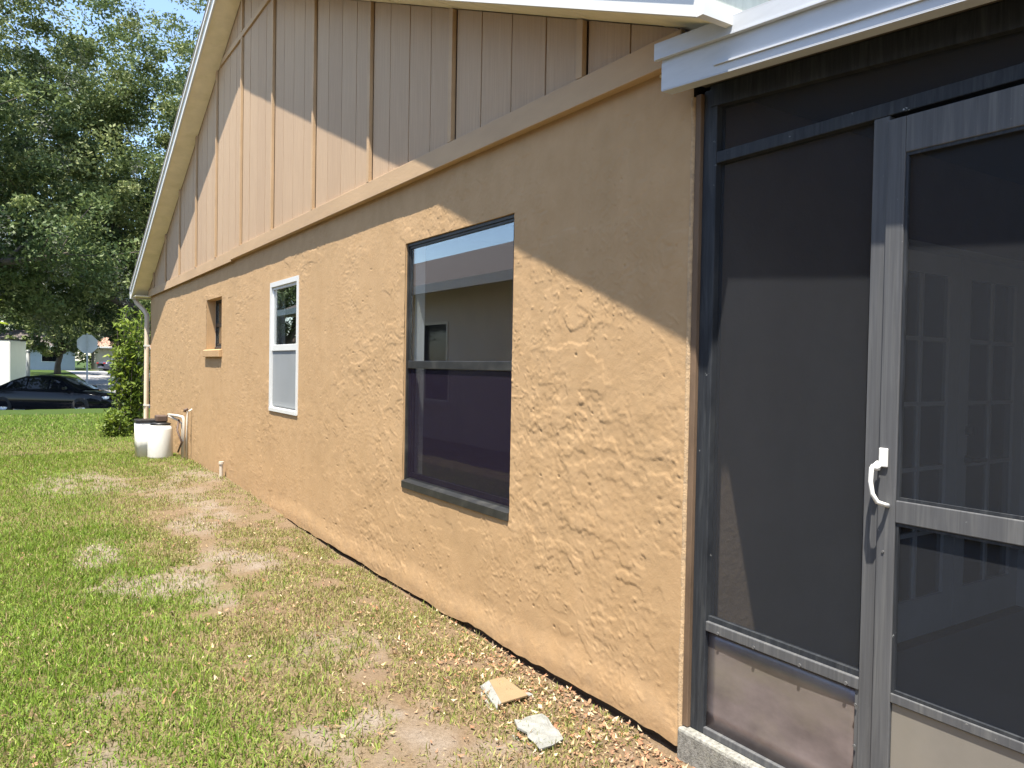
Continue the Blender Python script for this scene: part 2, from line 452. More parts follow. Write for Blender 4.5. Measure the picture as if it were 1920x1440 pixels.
# ---- stucco gable wall: real trowelled relief
def segs(pts, steps):
    out = [np.array([pts[0]])]
    for a, b in zip(pts[:-1], pts[1:]):
        st = steps(.5*(a+b)); n = max(1, int(math.ceil((b-a)/st))); out.append(np.linspace(a, b, n+1)[1:])
    return np.concatenate(out)
yb = sorted([YN, YF, 5.2, 6.0, 8.2]+[v for w in WIN.values() for v in w[:2]])
zb = sorted([-.03, 2.66]+[v for w in WIN.values() for v in w[2:]])
zb = [z for i, z in enumerate(zb) if i == 0 or z-zb[i-1] > 1e-6]
ys = segs(yb, lambda m: .0055 if m < 3.4 else .007 if m < 5.2 else .012 if m < 8.2 else .032)
zz = segs(zb, lambda m: .0068)
Yg, Zg = np.meshgrid(ys, zz, indexing='ij')
H = np.zeros_like(Yg)
H += (fbm(Yg*1.4, Zg*1.4, 0, 3)-.5)*.010
for sc_, sd_, ht_ in ((8.0, 3, .0019), (17, 6, .0015)):      # skip-trowel plateaus whose edges come and go
    pl = fbm(Yg*sc_+1.2*fbm(Yg*4, Zg*4, sd_+1, 2), Zg*sc_*1.35+1.2*fbm(Yg*4+9, Zg*4, sd_+2, 2), sd_, 4)
    md = fbm(Yg*3.1, Zg*3.1, sd_+3, 3)
    H += sstep(.50, .525, pl)*ht_*sstep(.42, .66, md)
H += (fbm(Yg*45, Zg*60, 2, 3)-.5)*.0022*sstep(.35, .65, fbm(Yg*2.2, Zg*2.2, 1, 2))
dens = fbm(np.linspace(0, 30, 400)[:, None]*np.ones((1, 90)), np.ones((400, 1))*np.linspace(0, 6, 90)[None, :], 5, 3)
def stroke(cy, cz, ang, L, wd, A, curv):
    R = L+wd+.01
    i0, i1 = np.searchsorted(ys, [cy-R, cy+R]); j0, j1 = np.searchsorted(zz, [cz-R, cz+R])
    if i1-i0 < 2 or j1-j0 < 2: return
    y = Yg[i0:i1, j0:j1]-cy; z = Zg[i0:i1, j0:j1]-cz
    s = y*math.cos(ang)+z*math.sin(ang); t = -y*math.sin(ang)+z*math.cos(ang)
    t = t-curv*s*s/L
    env = np.clip(1-(s/L)**2, 0, 1)
    pr = np.where(t < 0, np.clip(1+t/wd, 0, 1)**1.4, np.clip(1-t/.0045, 0, 1))
    H[i0:i1, j0:j1] = np.maximum(H[i0:i1, j0:j1], H[i0:i1, j0:j1]*.35+A*env*pr)
srng = np.random.default_rng(21)
cnt = 0
while cnt < 9500:
    cy = srng.uniform(YN, 8.8) if srng.random() < .8 else srng.uniform(YN, 4.5); cz = srng.uniform(-.02, 2.66)
    if float(vn(cy*2.3, cz*2.3, 4)) < srng.uniform(.30, .85): continue
    A = srng.uniform(.0010, .0031)*(1.5 if srng.random() < .12 else 1)
    # edges mostly face down so that the steep sun leaves short dark crescents below them
    ang = srng.normal(math.pi, .9)
    stroke(cy, cz, ang, srng.uniform(.007, .024)*(1 if srng.random() < .85 else 1.9), srng.uniform(.005, .014), A, srng.uniform(-.6, .6)); cnt += 1
for _ in range(160):                                # small pits
    cy = srng.uniform(YN, 7.5); cz = srng.uniform(0, 2.6)
    i = np.searchsorted(ys, cy); j = np.searchsorted(zz, cz)
    H[i:i+srng.integers(1, 4), j:j+1] -= srng.uniform(.002, .005)
H *= .52+.62*sstep(.33, .62, fbm(Yg*.8+3, Zg*.9, 2, 3)+.10*sstep(5.5, 2.5, Yg))
# smooth the ragged foot: a bell of plaster swelling out at the bottom edge
foot = sstep(.16, .0, Zg-.02*np.sin(Yg*3))*sstep(9, 6.5, Yg)
H = H*(1-.3*foot)+.012*foot
H *= sstep(2.66, 2.6, Zg)
H = H*sstep(YN, YN+.012, Yg)
# bottom edge is broken unevenly
low = (fbm(ys*2.2, ys*0, 3, 4)-.5)*.05+(vn(ys*14, ys*0, 2)-.5)*.012
Zw = Zg.copy()
fade = sstep(.25, -.03, Zg)
Zw += low[:, None]*fade
vv = np.stack([-H, Yg, Zw], -1).reshape(-1, 3)
ni, nj = Yg.shape
ii, jj = np.meshgrid(np.arange(ni-1), np.arange(nj-1), indexing='ij')
ym = .5*(Yg[:-1, :-1]+Yg[1:, 1:]); zm = .5*(Zg[:-1, :-1]+Zg[1:, 1:])
keep = np.ones_like(ym, bool)
for (a, b, c, d) in WIN.values(): keep &= ~((ym > a) & (ym < b) & (zm > c) & (zm < d))
q = np.stack([ii*nj+jj, ii*nj+jj+1, (ii+1)*nj+jj+1, (ii+1)*nj+jj], -1)[keep]
big_mesh('stucco_wall', vv-np.array([0, 2.12, 0]), q, 'stucco', house, None, True)
# return of the coat under its foot, and the block wall behind with the reveals of the three openings
mb = MB()
for k in range(0, ni-1, 6):
    a, b = ys[k], ys[min(k+6, ni-1)]
    z0, z1 = -.03+low[k], -.03+low[min(k+6, ni-1)]
    h0, h1 = H[k, 0], H[min(k+6, ni-1), 0]
    mb.poly([(-h0, a, z0), (-h1, b, z1), (.03, b, z1), (.03, a, z0)], [(0, 1, 2, 3)])
mb.build('plaster_foot', 'stucco', house)
WX = .135
mb = MB()
WE = [(a-.004, b+.004, c-.004, d+.004) for a, b, c, d in WIN.values()]
cuts = sorted(v for w in WE for v in w[:2]); cuts = [YN+.036]+cuts+[YF]
for i in range(0, len(cuts)-1):
    a, b = cuts[i], cuts[i+1]
    w = [v for v in WE if abs(v[0]-a) < 1e-6]
    if w: mb.box(.031, WX, a, b, -.25, w[0][2]-.0); mb.box(.031, WX, a, b, w[0][3], 2.66)
    else: mb.box(.031, WX, a, b, -.25, 2.66)
mb.build('block_wall', 'block', house)
for key, (a, b, c, d) in WIN.items():
    mb = MB(); RD = .115 if key == 'small' else .076
    mb.poly([(0, a, c), (0, b, c), (0, b, d), (0, a, d), (RD, a, c), (RD, b, c), (RD, b, d), (RD, a, d)],
            [(0, 1, 5, 4), (1, 2, 6, 5), (2, 3, 7, 6), (3, 0, 4, 7)])
    mb.build('opening_return', 'stucco', house)
# chipped plaster edge on the near corner
nb = 90; cz_ = np.linspace(-.03, 2.485, nb); V = []; Fc = []
for k, z in enumerate(cz_):
    e = (float(vn(z*9, 0, 3))-.5)*.010+(float(vn(z*40, 3, 5))-.5)*.006
    for (x, y) in ((.0005, YN+.010+e), (-.004, YN+.006+e*.6), (-.003, YN+.001), (.004, YN-.006), (.016, YN-.008), (.034, YN-.004)):
        V.append((x, y, z))
for k in range(nb-1):
    for j in range(5): Fc.append((k*6+j, k*6+j+1, (k+1)*6+j+1, (k+1)*6+j))
obj('corner_bead', V, Fc, 'plaster_edge', house, True)
box('corner_jamb', .004, .11, YN-.036, YN-.0085, .052, 2.49, 'jamb_wood', house, .003)

# other outer walls of the house
box('far_wall', .21, 10.4, YF-.18, YF-.002, -.25, 2.66, 'stucco', house)
box('back_wall', 10.41, 10.6, YN+.2, YF, -.25, 2.66, 'stucco', house)
box('ceiling_slab', .21, 10.4, YN+.2, YF-.19, 2.60, 2.655, 'drywall', house)
box('floor_slab', .21, 10.4, YN+.19, YF-.19, -.2, .04, 'darkfloor', house)

# ---- gable: planks, battens, trim boards
XS = -.03
def clip_plank(name, y0, y1, z0, x0, x1, mat, top=None):
    t = (lambda y: zs(y)-.004) if top is None else top
    pts = [(y0, z0)]
    zt0, zt1 = t(y0), t(y1)
    if max(zt0, zt1) <= z0+.004: return
    if zt0 <= z0:
        yy = y0+(y1-y0)*(z0-zt0)/(zt1-zt0); pts = [(yy, z0), (y1, z0), (y1, zt1)]
    elif zt1 <= z0:
        yy = y0+(y1-y0)*(z0-zt0)/(zt1-zt0); pts = [(y0, z0), (yy, z0), (y0, zt0)]
    else:
        pts = [(y0, z0), (y1, z0), (y1, zt1)]
        if y0 < YC < y1 and top is None: pts.append((YC, t(YC)))
        pts.append((y0, zt0))
    MB().prism([(x0, y, z) for y, z in pts], (x1-x0, 0, 0)).build(name, mat, house)
pw = .305
for kk in range(-23, 23):
    y0 = YC+kk*pw; y1 = y0+pw
    y0c, y1c = max(y0+.005, YN+.06), min(y1-.005, YF-.02)
    if kk % 4 == 3: y1c = y1-.026
    if y1c-y0c < .03: continue
    j = random.uniform(-.0012, .0012)
    if zs(.5*(y0+y1)) > 5.07:
        clip_plank('siding_plank', y0c, y1c, 2.63, XS+j, XS+.012, 'siding', lambda y: 5.055)
        clip_plank('siding_plank', y0c, y1c, 5.057, XS+j, XS+.012, 'siding')
    else: clip_plank('siding_plank', y0c, y1c, 2.63, XS+j, XS+.012, 'siding')
MB().prism([(XS+.0125, YN+.03, 2.662), (XS+.0125, YF-.01, 2.662), (XS+.0125, YF-.01, zs(YF-.01)-.004), (XS+.0125, YC, zs(YC)-.004), (XS+.0125, YN+.03, zs(YN+.03)-.004)], (.02, 0, 0)).build('gable_sheathing', 'rust', house)
for kk in range(-5, 6):
    y = YC+kk*1.22
    if kk in (-1, 0, 1):
        clip_plank('batten', y-.012, y+.030, 2.741, XS-.027, XS-.0015, 'trim', lambda yy: 5.04)
        clip_plank('batten', y-.012, y+.030, 5.101, XS-.027, XS-.0015, 'trim', lambda yy: zs(yy)-.006)
    else: clip_plank('batten', y-.012, y+.030, 2.741, XS-.027, XS-.0015, 'trim', lambda yy: zs(yy)-.006)
hw = (5.55-5.1)/.417
MB().prism([(XS-.022, YC-hw, 5.041), (XS-.022, YC+hw, 5.041), (XS-.022, YC+hw-.15, 5.10), (XS-.022, YC-hw+.15, 5.10)], (.0205, 0, 0)).build('band_board', 'trim', house)
box('trim_board', XS-.026, XS-.0015, YN+.02, 9.28, 2.622, 2.740, 'trim', house, .003)
box('trim_board', XS-.018, XS-.0015, 9.285, YF-.005, 2.606, 2.736, 'trim', house, .003)
box('trim_backing', XS-.001, .03, YN+.02, YF-.005, 2.628, 2.66, 'trim', house)

# ---- rake soffit, fascia, drip edge, roof
XO = -.276
def rake_prism(y0, y1, x0, x1, zlo, zhi):
    """slab between two offsets from the soffit line"""
    return MB().prism([(x0, y0, zs(y0)+zlo), (x0, y1, zs(y1)+zlo), (x0, y1, zs(y1)+zhi), (x0, y0, zs(y0)+zhi)], (x1-x0, 0, 0))
YE0, YE1 = 1.83, 15.89
n = 17
for side in (0, 1):
    a, b = (YE0+.02, YC) if side == 0 else (YC, YE1-.02)
    for i in range(n):
        y0 = a+(b-a)*i/n; y1 = a+(b-a)*(i+1)/n
        dz = random.uniform(-.001, .001)
        rake_prism(y0+.0015, y1-.0015, XO+.001, XS-.004 if YN+.1 < y0 and y1 < YF-.05 else XS+.02, dz, dz+.012).build('soffit_panel', 'soffit', house)
    a, b = (YE0, YC-.001) if side == 0 else (YC+.001, YE1)
    rake_prism(a, b, XO-.022, XO, -.012, .125).build('rake_fascia', 'fascia', house)
    rake_prism(a, b, XO-.040, XO-.0225, .098, .150).build('drip_edge', 'fascia', house)
    rake_prism(a-.03*(side == 0), b+.03*(side == 1), XO-.045, 10.9, .151, .178).build('roof_plane', 'shingle', house)
    rake_prism(a, b, XO+.001, 10.8, .08, .150).build('roof_deck', 'trim', house)
# near eave: fascia, level soffit, gutter running along the back of the house
box('eave_fascia', XO-.020, 10.8, YE0-.014, YE0-.001, zs(YE0)+.046, zs(YE0)+.149, 'eave_upper', house)
box('eave_fascia_lip', XO-.022, 10.8, YE0-.030, YE0-.001, zs(YE0)-.014, zs(YE0)+.045, 'fascia', house)
box('eave_soffit', XS+.021, 10.7, YE0, YN+.18, 2.612, 2.622, 'soffit', house)
MB().prism([(.55, YE0-.036, 2.665), (.55, YE0-.13, 2.70), (.55, YE0-.135, 2.79), (.55, YE0-.125, 2.79), (.55, YE0-.036, 2.675)], (10, 0, 0)).build('eave_gutter', 'alu_white', house)
# far eave: gutter with end cap and downspout
zg = zs(YE1)
MB().prism([(XO-.03, YE1+.001, zg-.03), (XO-.03, YE1+.09, zg-.03), (XO-.03, YE1+.125, zg+.06), (XO-.03, YE1+.115, zg+.10), (XO-.03, YE1+.001, zg+.10)], (3.0, 0, 0)).build('eave_gutter', 'fascia', house, bevel=.004)
MB().tube([(-.22, YE1+.05, zg-.03), (-.20, YE1+.04, zg-.09), (-.09, YF+.09, zg-.26), (-.06, YF+.04, zg-.34), (-.06, YF+.02, zg-.5), (-.06, YF+.02, .12), (-.10, YF+.02, .05)], .042, 10).build('downspout', 'downspout', house, True)
for z in (.6, 1.7):
    box('downspout_strap', -.107, -.012, YF-.022, YF+.062, z, z+.03, 'fascia', house)
MB().prism([(XO+.01, YE1-.01, zg-.005), (XO+.01, YE1-.01, zg+.015), (XS+.1, YE1-.01, zg+.015), (XS+.1, YE1-.01, zg-.005)], (0, -.32, 0)).build('eave_soffit', 'soffit', house)

# ---- windows
def hung_window(nm, key, frame_mat, label, fw=.05, proud=.0, depth=.045, lower_screen='win_screen', mid=.035, setback=0, s=.028, sill_h=.05, lip=.012):
    a, b, c, d = WIN[key]
    w = bpy.data.objects.new(nm, None); COL.objects.link(w); w.parent = house
    w.location = Vector((0, (a+b)/2, c))-Vector(house.location); w['label'] = label
    x0, x1 = setback-proud, setback+depth
    e = .001
    f1 = MB()
    f1.box(x0, x1, a+e, a+fw*.55, c+e, d-e); f1.box(x0, x1, b-fw*.55, b-e, c+e, d-e)
    f1.box(x0, x1, a+fw*.55+.0005, b-fw*.55-.0005, d-fw*.55, d-e)
    f1.build('frame', frame_mat, w)
    f2 = MB().prism([(x0-lip, a+.004, c-.006), (x0-lip, a+.004, c+sill_h*.6), (x1, a+.004, c+sill_h), (x1, a+.004, c-.006)], (0, b-a-.008, 0))
    f2.build('sill', frame_mat, w)
    mz = (c+d)/2+.02
    if key == 'big': mz = 1.462
    if key == 'white': mz = 1.612
    i0, i1 = a+fw*.55+.001, b-fw*.55-.001
    us = setback+.008; ls = setback+(.034 if key != 'small' else .010)
    up = MB(); up.box(us, us+.022, i0, i0+s, mz-.01, d-fw*.55-.001); up.box(us, us+.022, i1-s, i1, mz-.01, d-fw*.55-.001)
    up.box(us, us+.022, i0+s+.0005, i1-s-.0005, d-fw*.55-s, d-fw*.55-.001); up.build('upper_sash', frame_mat, w)
    box('meeting_rail', us-.006, us+.024, i0+.0005, i1-.0005, mz-mid-.011, mz+.004, frame_mat, w, .003)
    box('upper_pane', us+.009, us+.013, i0+s+.001, i1-s-.001, mz+.005, d-fw*.55-s-.001, 'glass', w)
    lo = MB(); lo.box(ls, ls+.022, i0, i0+s, c+sill_h+.002+.001, mz-.012); lo.box(ls, ls+.022, i1-s, i1, c+sill_h+.002+.001, mz-.012)
    lo.box(ls, ls+.022, i0+s+.0005, i1-s-.0005, c+sill_h+.002+.001, c+sill_h+.002+s+.012); lo.build('lower_sash', frame_mat, w)
    box('lower_pane', ls+.009, ls+.013, i0+s+.001, i1-s-.001, c+sill_h+.002+s+.013, mz-.013, 'glass', w)
    if lower_screen:
        obj('insect_screen', [(us+.004, i0+.004, c+sill_h+.002), (us+.004, i1-.004, c+sill_h+.002), (us+.004, i1-.004, mz-mid-.012), (us+.004, i0+.004, mz-mid-.012)], [(0, 1, 2, 3)], lower_screen, w)
    return w
hung_window('bedroom_window', 'big', 'win_dark', 'tall dark bronze single hung window', fw=.036, s=.016, setback=.012, sill_h=.062, lip=.022, lower_screen='win_screen')
hung_window('narrow_window', 'white', 'win_white', 'white framed single hung window', fw=.085, proud=.010, depth=.07, sill_h=.045, lip=.002, lower_screen='win_screen_light', mid=.045)
hung_window('bath_window', 'small', 'win_dark', 'small dark window set deep in the wall', fw=.04, s=.018, proud=0, setback=.116, depth=.018, lower_screen=None)
a, b, c, d = WIN['small']
MB().prism([(-.040, a-.03, c-.10), (-.040, a-.03, c-.012), (.002, a-.03, c-.001), (.002, a-.03, c-.10)], (0, b-a+.06, 0)).build('window_sill', 'stucco', house, bevel=.006)
# rooms behind the windows (open towards the opening)
def room(key, wall, y0, y1, depth=3.6):
    a, b, c, d = WIN[key]
    x0 = WX+.012; z0, z1 = .045, 2.55
    mb = MB()
    mb.poly([(x0, y0, z0), (x0+depth, y0, z0), (x0+depth, y1, z0), (x0, y1, z0), (x0, y0, z1), (x0+depth, y0, z1), (x0+depth, y1, z1), (x0, y1, z1)],
            [(4, 5, 6, 7), (0, 1, 5, 4), (1, 2, 6, 5), (2, 3, 7, 6)])
    # wall with the opening
    mb.poly([(x0, y0, z0), (x0, a, z0), (x0, b, z0), (x0, y1, z0), (x0, y0, z1), (x0, a, z1), (x0, b, z1), (x0, y1, z1), (x0, a, c), (x0, b, c), (x0, b, d), (x0, a, d)],
            [(0, 1, 5, 4), (2, 3, 7, 6), (1, 2, 9, 8), (11, 10, 6, 5)])
    o = mb.build('room_wall', wall, house)
    RD = .115 if key == 'small' else .076
    obj('window_return', [(RD, a, c), (RD, b, c), (RD, b, d), (RD, a, d), (x0, a, c), (x0, b, c), (x0, b, d), (x0, a, d)], [(0, 1, 5, 4), (1, 2, 6, 5), (2, 3, 7, 6), (3, 0, 4, 7)], 'drywall', house)
    obj('room_floor', [(x0, y0, z0+.004), (x0+depth, y0, z0+.004), (x0+depth, y1, z0+.004), (x0, y1, z0+.004)], [(0, 1, 2, 3)], 'darkfloor', house)
room('big', 'purple', 2.45, 5.9); room('white', 'purple', 6.0, 9.0); room('small', 'drywall', 9.2, 11.6)

# ---- back wall of the house, seen through the screens, with french doors
fd0, fd1, fdt = 1.36, 2.90, 2.10
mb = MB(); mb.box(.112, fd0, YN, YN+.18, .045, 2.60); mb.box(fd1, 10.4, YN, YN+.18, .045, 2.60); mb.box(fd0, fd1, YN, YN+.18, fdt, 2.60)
mb.build('porch_side_wall', 'stucco_shade', house)
fd = bpy.data.objects.new('french_door', None); COL.objects.link(fd); fd.parent = house; fd.location = Vector((fd0, YN+.06, .06))-Vector(house.location)
fd['label'] = 'pale french door pair behind the porch screen'
fm = (fd0+fd1)/2
for (l, r) in ((fd0+.03, fm-.002), (fm+.002, fd1-.03)):
    st = .105; zb0, zt = .062, 2.068
    mb = MB(); mb.box(l, l+st, YN+.05, YN+.09, zb0, zt); mb.box(r-st, r, YN+.05, YN+.09, zb0, zt)
    mb.box(l+st+.0005, r-st-.0005, YN+.05, YN+.09, zt-st, zt); mb.box(l+st+.0005, r-st-.0005, YN+.05, YN+.09, zb0, zb0+.20)
    mb.build('door_leaf', 'door_grey', fd)
    mb = MB(); gw = (r-l-2*st)
    mb.box(l+st+gw/2-.011, l+st+gw/2+.011, YN+.056, YN+.084, zb0+.201, zt-st-.001); mb.build('muntin', 'door_grey', fd)
    for j in range(1, 5):
        z = zb0+.2+(zt-st-zb0-.2)*j/5
        MB().box(l+st+.001, r-st-.001, YN+.058, YN+.082, z-.011, z+.011).build('muntin', 'door_grey', fd)
    box('door_pane', l+st+.001, r-st-.001, YN+.068, YN+.072, zb0+.202, zt-st-.002, 'glass_door', fd)
MB().tube([(2.235, YN+.052, .97), (2.235, YN+.01, .97), (2.235, YN+.005, .97)], [.028, .012, .012], 12).tube([(2.235, YN+.008, .97), (2.25, YN-.004, .97), (2.33, YN-.004, .97)], .012, 10).build('door_handle', 'brass', fd, True)
MB().tube([(2.235, YN+.052, 1.13), (2.235, YN+.015, 1.13)], .03, 14).build('deadbolt', 'brass', fd, True)
mb = MB(); mb.box(fd0, fd0+.029, YN-.012, YN+.1, .06, fdt); mb.box(fd1-.029, fd1, YN-.012, YN+.1, .06, fdt); mb.box(fd0+.0295, fd1-.0295, YN-.012, YN+.1, fdt-.03, fdt-.001)
mb.build('door_casing', 'door_grey', fd)
box('door_room', fd0-.5, fd1+.5, YN+1.8, YN+1.85, .05, 2.5, 'purple', house)

# ================================================================== SCREENED PORCH
porch = thing('screened_porch', 'screened porch with white edged pan roof at the near house corner', 'porch', (0, .2, 0))
PX = .02                      # outer face of the frame
PY0 = -1.7                    # far end of the porch behind the camera's right
# slab
mb = MB(); mb.box(-.020, 5.2, PY0-.1, YN-.004, -.25, .050); sl = mb.build('slab', 'concrete', porch, bevel=.012)
def bar(name, y0, y1, z0, z1, mat='faded', x0=PX, x1=PX+.05, par=porch, bevel=.003):
    return box(name, x0, x1, y0, y1, z0, z1, mat, par, bevel)
# posts
bar('post', 2.018, 2.084, .0505, 2.50, 'bronze')
bar('post', 1.337, 1.388, .0505, 2.2135)
bar('post', .335, .390, .0505, 2.2135)
for y in (-.62, PY0): bar('post', y, y+.05, .0505, 2.30)
# transom and chair rails
bar('transom_rail', -.569, 2.0175, 2.214, 2.257, 'bronze')  # same frame metal in a darker tone: overhang shade put into the colour
bar('transom_rail', PY0+.051, -.621, 2.214, 2.257, 'bronze')
bar('chair_rail', 1.3885, 2.0175, .447, .484); bar('chair_rail', -.569, .3345, .447, .484); bar('chair_rail', PY0+.051, -.621, .447, .484)
bar('screen_bead', 1.389, 2.017, .4845, .502, 'bronze', PX+.012, PX+.034, bevel=0)
bar('base_rail', 1.3885, 2.0175, .0505, .078, 'faded')
# screws in the chair rail
for y in (1.955, 1.79, 1.60, 1.43):
    MB().tube([(PX+.002, y, .455), (PX-.004, y, .455)], .006, 8).build('screw', 'screw', porch)
for z in (.40, .27, .15):
    MB().tube([(PX+.0, 1.395, z), (PX-.004, 1.395, z)], .0045, 8).build('screw', 'screw', porch)
# kick panels
def kick(y0, y1, name='kick_panel'):
    n = 14; V = []; Fc = []
    for i in range(n+1):
        for j in range(7):
            y = y0+(y1-y0)*i/n; z = .0785+(.4465-.0785)*j/6
            V.append((PX+.018+.006*math.sin(math.pi*i/n)*math.sin(math.pi*j/6)-(.004 if j == 0 else 0), y, z))
    for i in range(n):
        for j in range(6): Fc.append((i*7+j, i*7+j+1, (i+1)*7+j+1, (i+1)*7+j))
    o = obj(name, V, Fc, 'kick', porch, True)
    so = o.modifiers.new('thick', 'SOLIDIFY'); so.thickness = .003
    return o
kick(1.389, 2.017); kick(-.568, .334)
bar('panel_trim', 1.3895, 1.402, .0785, .446, 'faded', PX+.006, PX+.016, bevel=0)
# screens
def screen(name, y0, y1, z0, z1, par=porch, z1b=None, x=PX+.026):
    return obj(name, [(x, y0, z0), (x, y1, z0), (x, y1, z1), (x, y0, z1b or z1)], [(0, 1, 2, 3)], 'screen', par)
screen('insect_screen', 1.389, 2.017, .485, 2.213)
screen('insect_screen', -.568, .334, .485, 2.213); screen('insect_screen', PY0+.05, -.621, .485, 2.213)
RS = .077                     # fall of the porch roof per metre
def zr(y): return 2.490+RS*(y-2.151)      # underside of the side fascia
screen('transom_screen', -.568, 2.017, 2.2575, zr(2.017)-.02, z1b=zr(-.568)-.02)
# header beam under the roof
def sloped(name, y0, y1, x0, x1, zlo, zhi, mat):
    return MB().prism([(x0, y0, zr(y0)+zlo), (x0, y1, zr(y1)+zlo), (x0, y1, zr(y1)+zhi), (x0, y0, zr(y0)+zhi)], (x1-x0, 0, 0)).build(name, mat, porch)
sloped('header_beam', PY0, 2.05, PX-.004, PX+.055, -.05, .03, 'bronze')  # dark bronze here carries the shade under the roof edge
# pan roof and its stepped white edge
FX = -.14
yl = 2.150
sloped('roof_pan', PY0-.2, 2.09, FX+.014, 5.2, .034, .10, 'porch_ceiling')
sloped('edge_fascia', PY0-.2, yl, FX, FX+.012, 0, .112, 'alu_white')
sloped('edge_lip', PY0-.2, yl, FX, FX+.055, -.004, -.001, 'alu_white')
sloped('edge_cap', PY0-.2, yl+.028, FX-.016, FX-.001, .1125, .172, 'alu_white')
sloped('edge_bead', PY0-.2, yl-.26, FX-.0075, FX-.0005, .03, .036, 'alu_white')
sloped('edge_top', PY0-.2, yl+.028, FX-.016, .6, .1725, .176, 'alu_white')
sloped('edge_hem', PY0-.2, yl+.02, FX-.020, FX-.0165, .1125, .118, 'alu_white')
# end cap of the edge
MB().prism([(FX+.0005, yl+.0005, zr(yl)), (FX+.055, yl+.0005, zr(yl)), (FX+.055, yl+.0005, zr(yl)+.10), (FX+.0005, yl+.0005, zr(yl)+.10)], (0, .0025, 0)).build('edge_end', 'alu_white', porch)
# porch end screens (close the box of the porch)
box('end_post', 5.1, 5.15, PY0, PY0+.05, .0505, 2.25, 'faded', porch); box('end_post', 2.6, 2.65, PY0, PY0+.05, .0505, 2.25, 'faded', porch)
box('end_rail', PX+.051, 5.09, PY0, PY0+.05, .447, .484, 'faded', porch); box('end_rail', PX+.051, 5.09, PY0, PY0+.05, 2.16, 2.2, 'faded', porch)
obj('end_screen', [(PX+.05, PY0+.025, .05), (5.1, PY0+.025, .05), (5.1, PY0+.025, 2.22), (PX+.05, PY0+.025, 2.22)], [(0, 1, 2, 3)], 'screen', porch)
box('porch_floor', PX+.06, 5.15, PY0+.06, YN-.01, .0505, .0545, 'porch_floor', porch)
box('light_block_panel', PX+.06, 5.09, PY0-.03, PY0-.004, .0505, 2.2, 'porch_wall', porch)  # unseen panel added behind the end screen to keep light out
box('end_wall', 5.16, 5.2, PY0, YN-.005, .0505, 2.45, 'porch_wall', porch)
# screen door
door = bpy.data.objects.new('screen_door', None); COL.objects.link(door); door.parent = porch
door.location = Vector((PX, .86, .06))-Vector(porch.location); door['label'] = 'grey aluminium screen door with white pull handle'
DX0, DX1 = PX-.014, PX+.020
d0, d1 = .395, 1.334
def dbar(name, y0, y1, z0, z1, mat='faded', x0=DX0, x1=DX1): return box(name, x0, x1, y0, y1, z0, z1, mat, door, .003)
dbar('stile', 1.278, d1, .058, 2.196); dbar('stile', d0, d0+.056, .058, 2.196)
dbar('top_rail', d0+.0565, 1.2775, 2.088, 2.196, 'faded'); dbar('mid_rail', d0+.0565, 1.2775, .993, 1.060); dbar('bottom_rail', d0+.0565, 1.2775, .454, .483)
dbar('foot_rail', d0+.0565, 1.2775, .058, .10)
dbar('kick_plate', d0+.057, 1.277, .1005, .4535, 'kick_door', DX0+.008, DX0+.016)
for z0, z1 in ((1.0605, 2.0875), (.4835, .9925)):
    obj('door_screen', [(DX0+.018, d0+.0565, z0), (DX0+.018, 1.2775, z0), (DX0+.018, 1.2775, z1), (DX0+.018, d0+.0565, z1)], [(0, 1, 2, 3)], 'screen', door)
    for nm, bx in (('spline', (d0+.057, 1.277, z0, z0+.009)), ('spline', (d0+.057, 1.277, z1-.009, z1)), ('spline', (1.268, 1.277, z0+.0095, z1-.0095))):
        box(nm, DX0+.004, DX0+.014, bx[0], bx[1], bx[2], bx[3], 'bronze', door)
# pull handle
hy = 1.318
hd = MB().box(DX0-.008, DX0-.0005, hy-.016, hy+.012, 1.155, 1.212).build('latch_plate', 'handle', door, bevel=.003)
hp = [(DX0-.004, hy+.014, 1.166), (DX0-.028, hy+.020, 1.150), (DX0-.040, hy+.015, 1.112), (DX0-.041, hy+.008, 1.076), (DX0-.034, hy-.004, 1.052), (DX0-.018, hy-.016, 1.046), (DX0+.002, hy-.018, 1.040)]
MB().tube(hp, [.008, .0075, .007, .007, .007, .006, .007], 10).build('pull_handle', 'handle', door, True)
MB().tube([(DX0-.018, hy+.026, 1.153), (DX0-.018, hy+.002, 1.153)], .009, 12).build('latch_button', 'handle', door, True)
MB().tube([(DX0+.002, 1.312, .90), (DX0-.003, 1.312, .90)], .004, 8).build('screw', 'screw', door)

# ================================================================== WATER SOFTENER and pipes by the wall
def gz(x, y): return float(ground_z(x, y))
t = thing('brine_tank', 'square white brine tank with black lid beside the far wall', 'tank', (-.44, 12.75, gz(-.44, 12.75)))
def rbox(cx, cy, z0, z1, w, taper=.94):
    pts = []
    for (z, k) in ((z0, taper), (z1, 1)):
        for i in range(24):
            a = 2*math.pi*i/24; c_, s_ = math.cos(a), math.sin(a)
            e = .35; pts.append((cx+w*k*math.copysign(abs(c_)**e, c_), cy+w*k*math.copysign(abs(s_)**e, s_), z))
    f = [tuple(range(24))[::-1], tuple(range(24, 48))]+[(i, (i+1) % 24, (i+1) % 24+24, i+24) for i in range(24)]
    return pts, f
g0 = gz(-.44, 12.75)
MB().poly(*rbox(-.44, 12.75, g0-.02, g0+.53, .165)).build('tub', 'plastic_white', t, True)
MB().poly(*rbox(-.44, 12.75, g0+.531, g0+.575, .172, 1)).build('lid', 'plastic_black', t, bevel=.008)
t = thing('resin_tank', 'round white tank with black valve head nearest the wall pipes', 'tank', (-.30, 12.45, gz(-.30, 12.45)))
g0 = gz(-.30, 12.45)
MB().lathe((-.30, 12.45, g0), [(.165, -.02), (.175, .03), (.175, .43), (.165, .47), (.13, .495)]).build('tub', 'plastic_white', t, True)
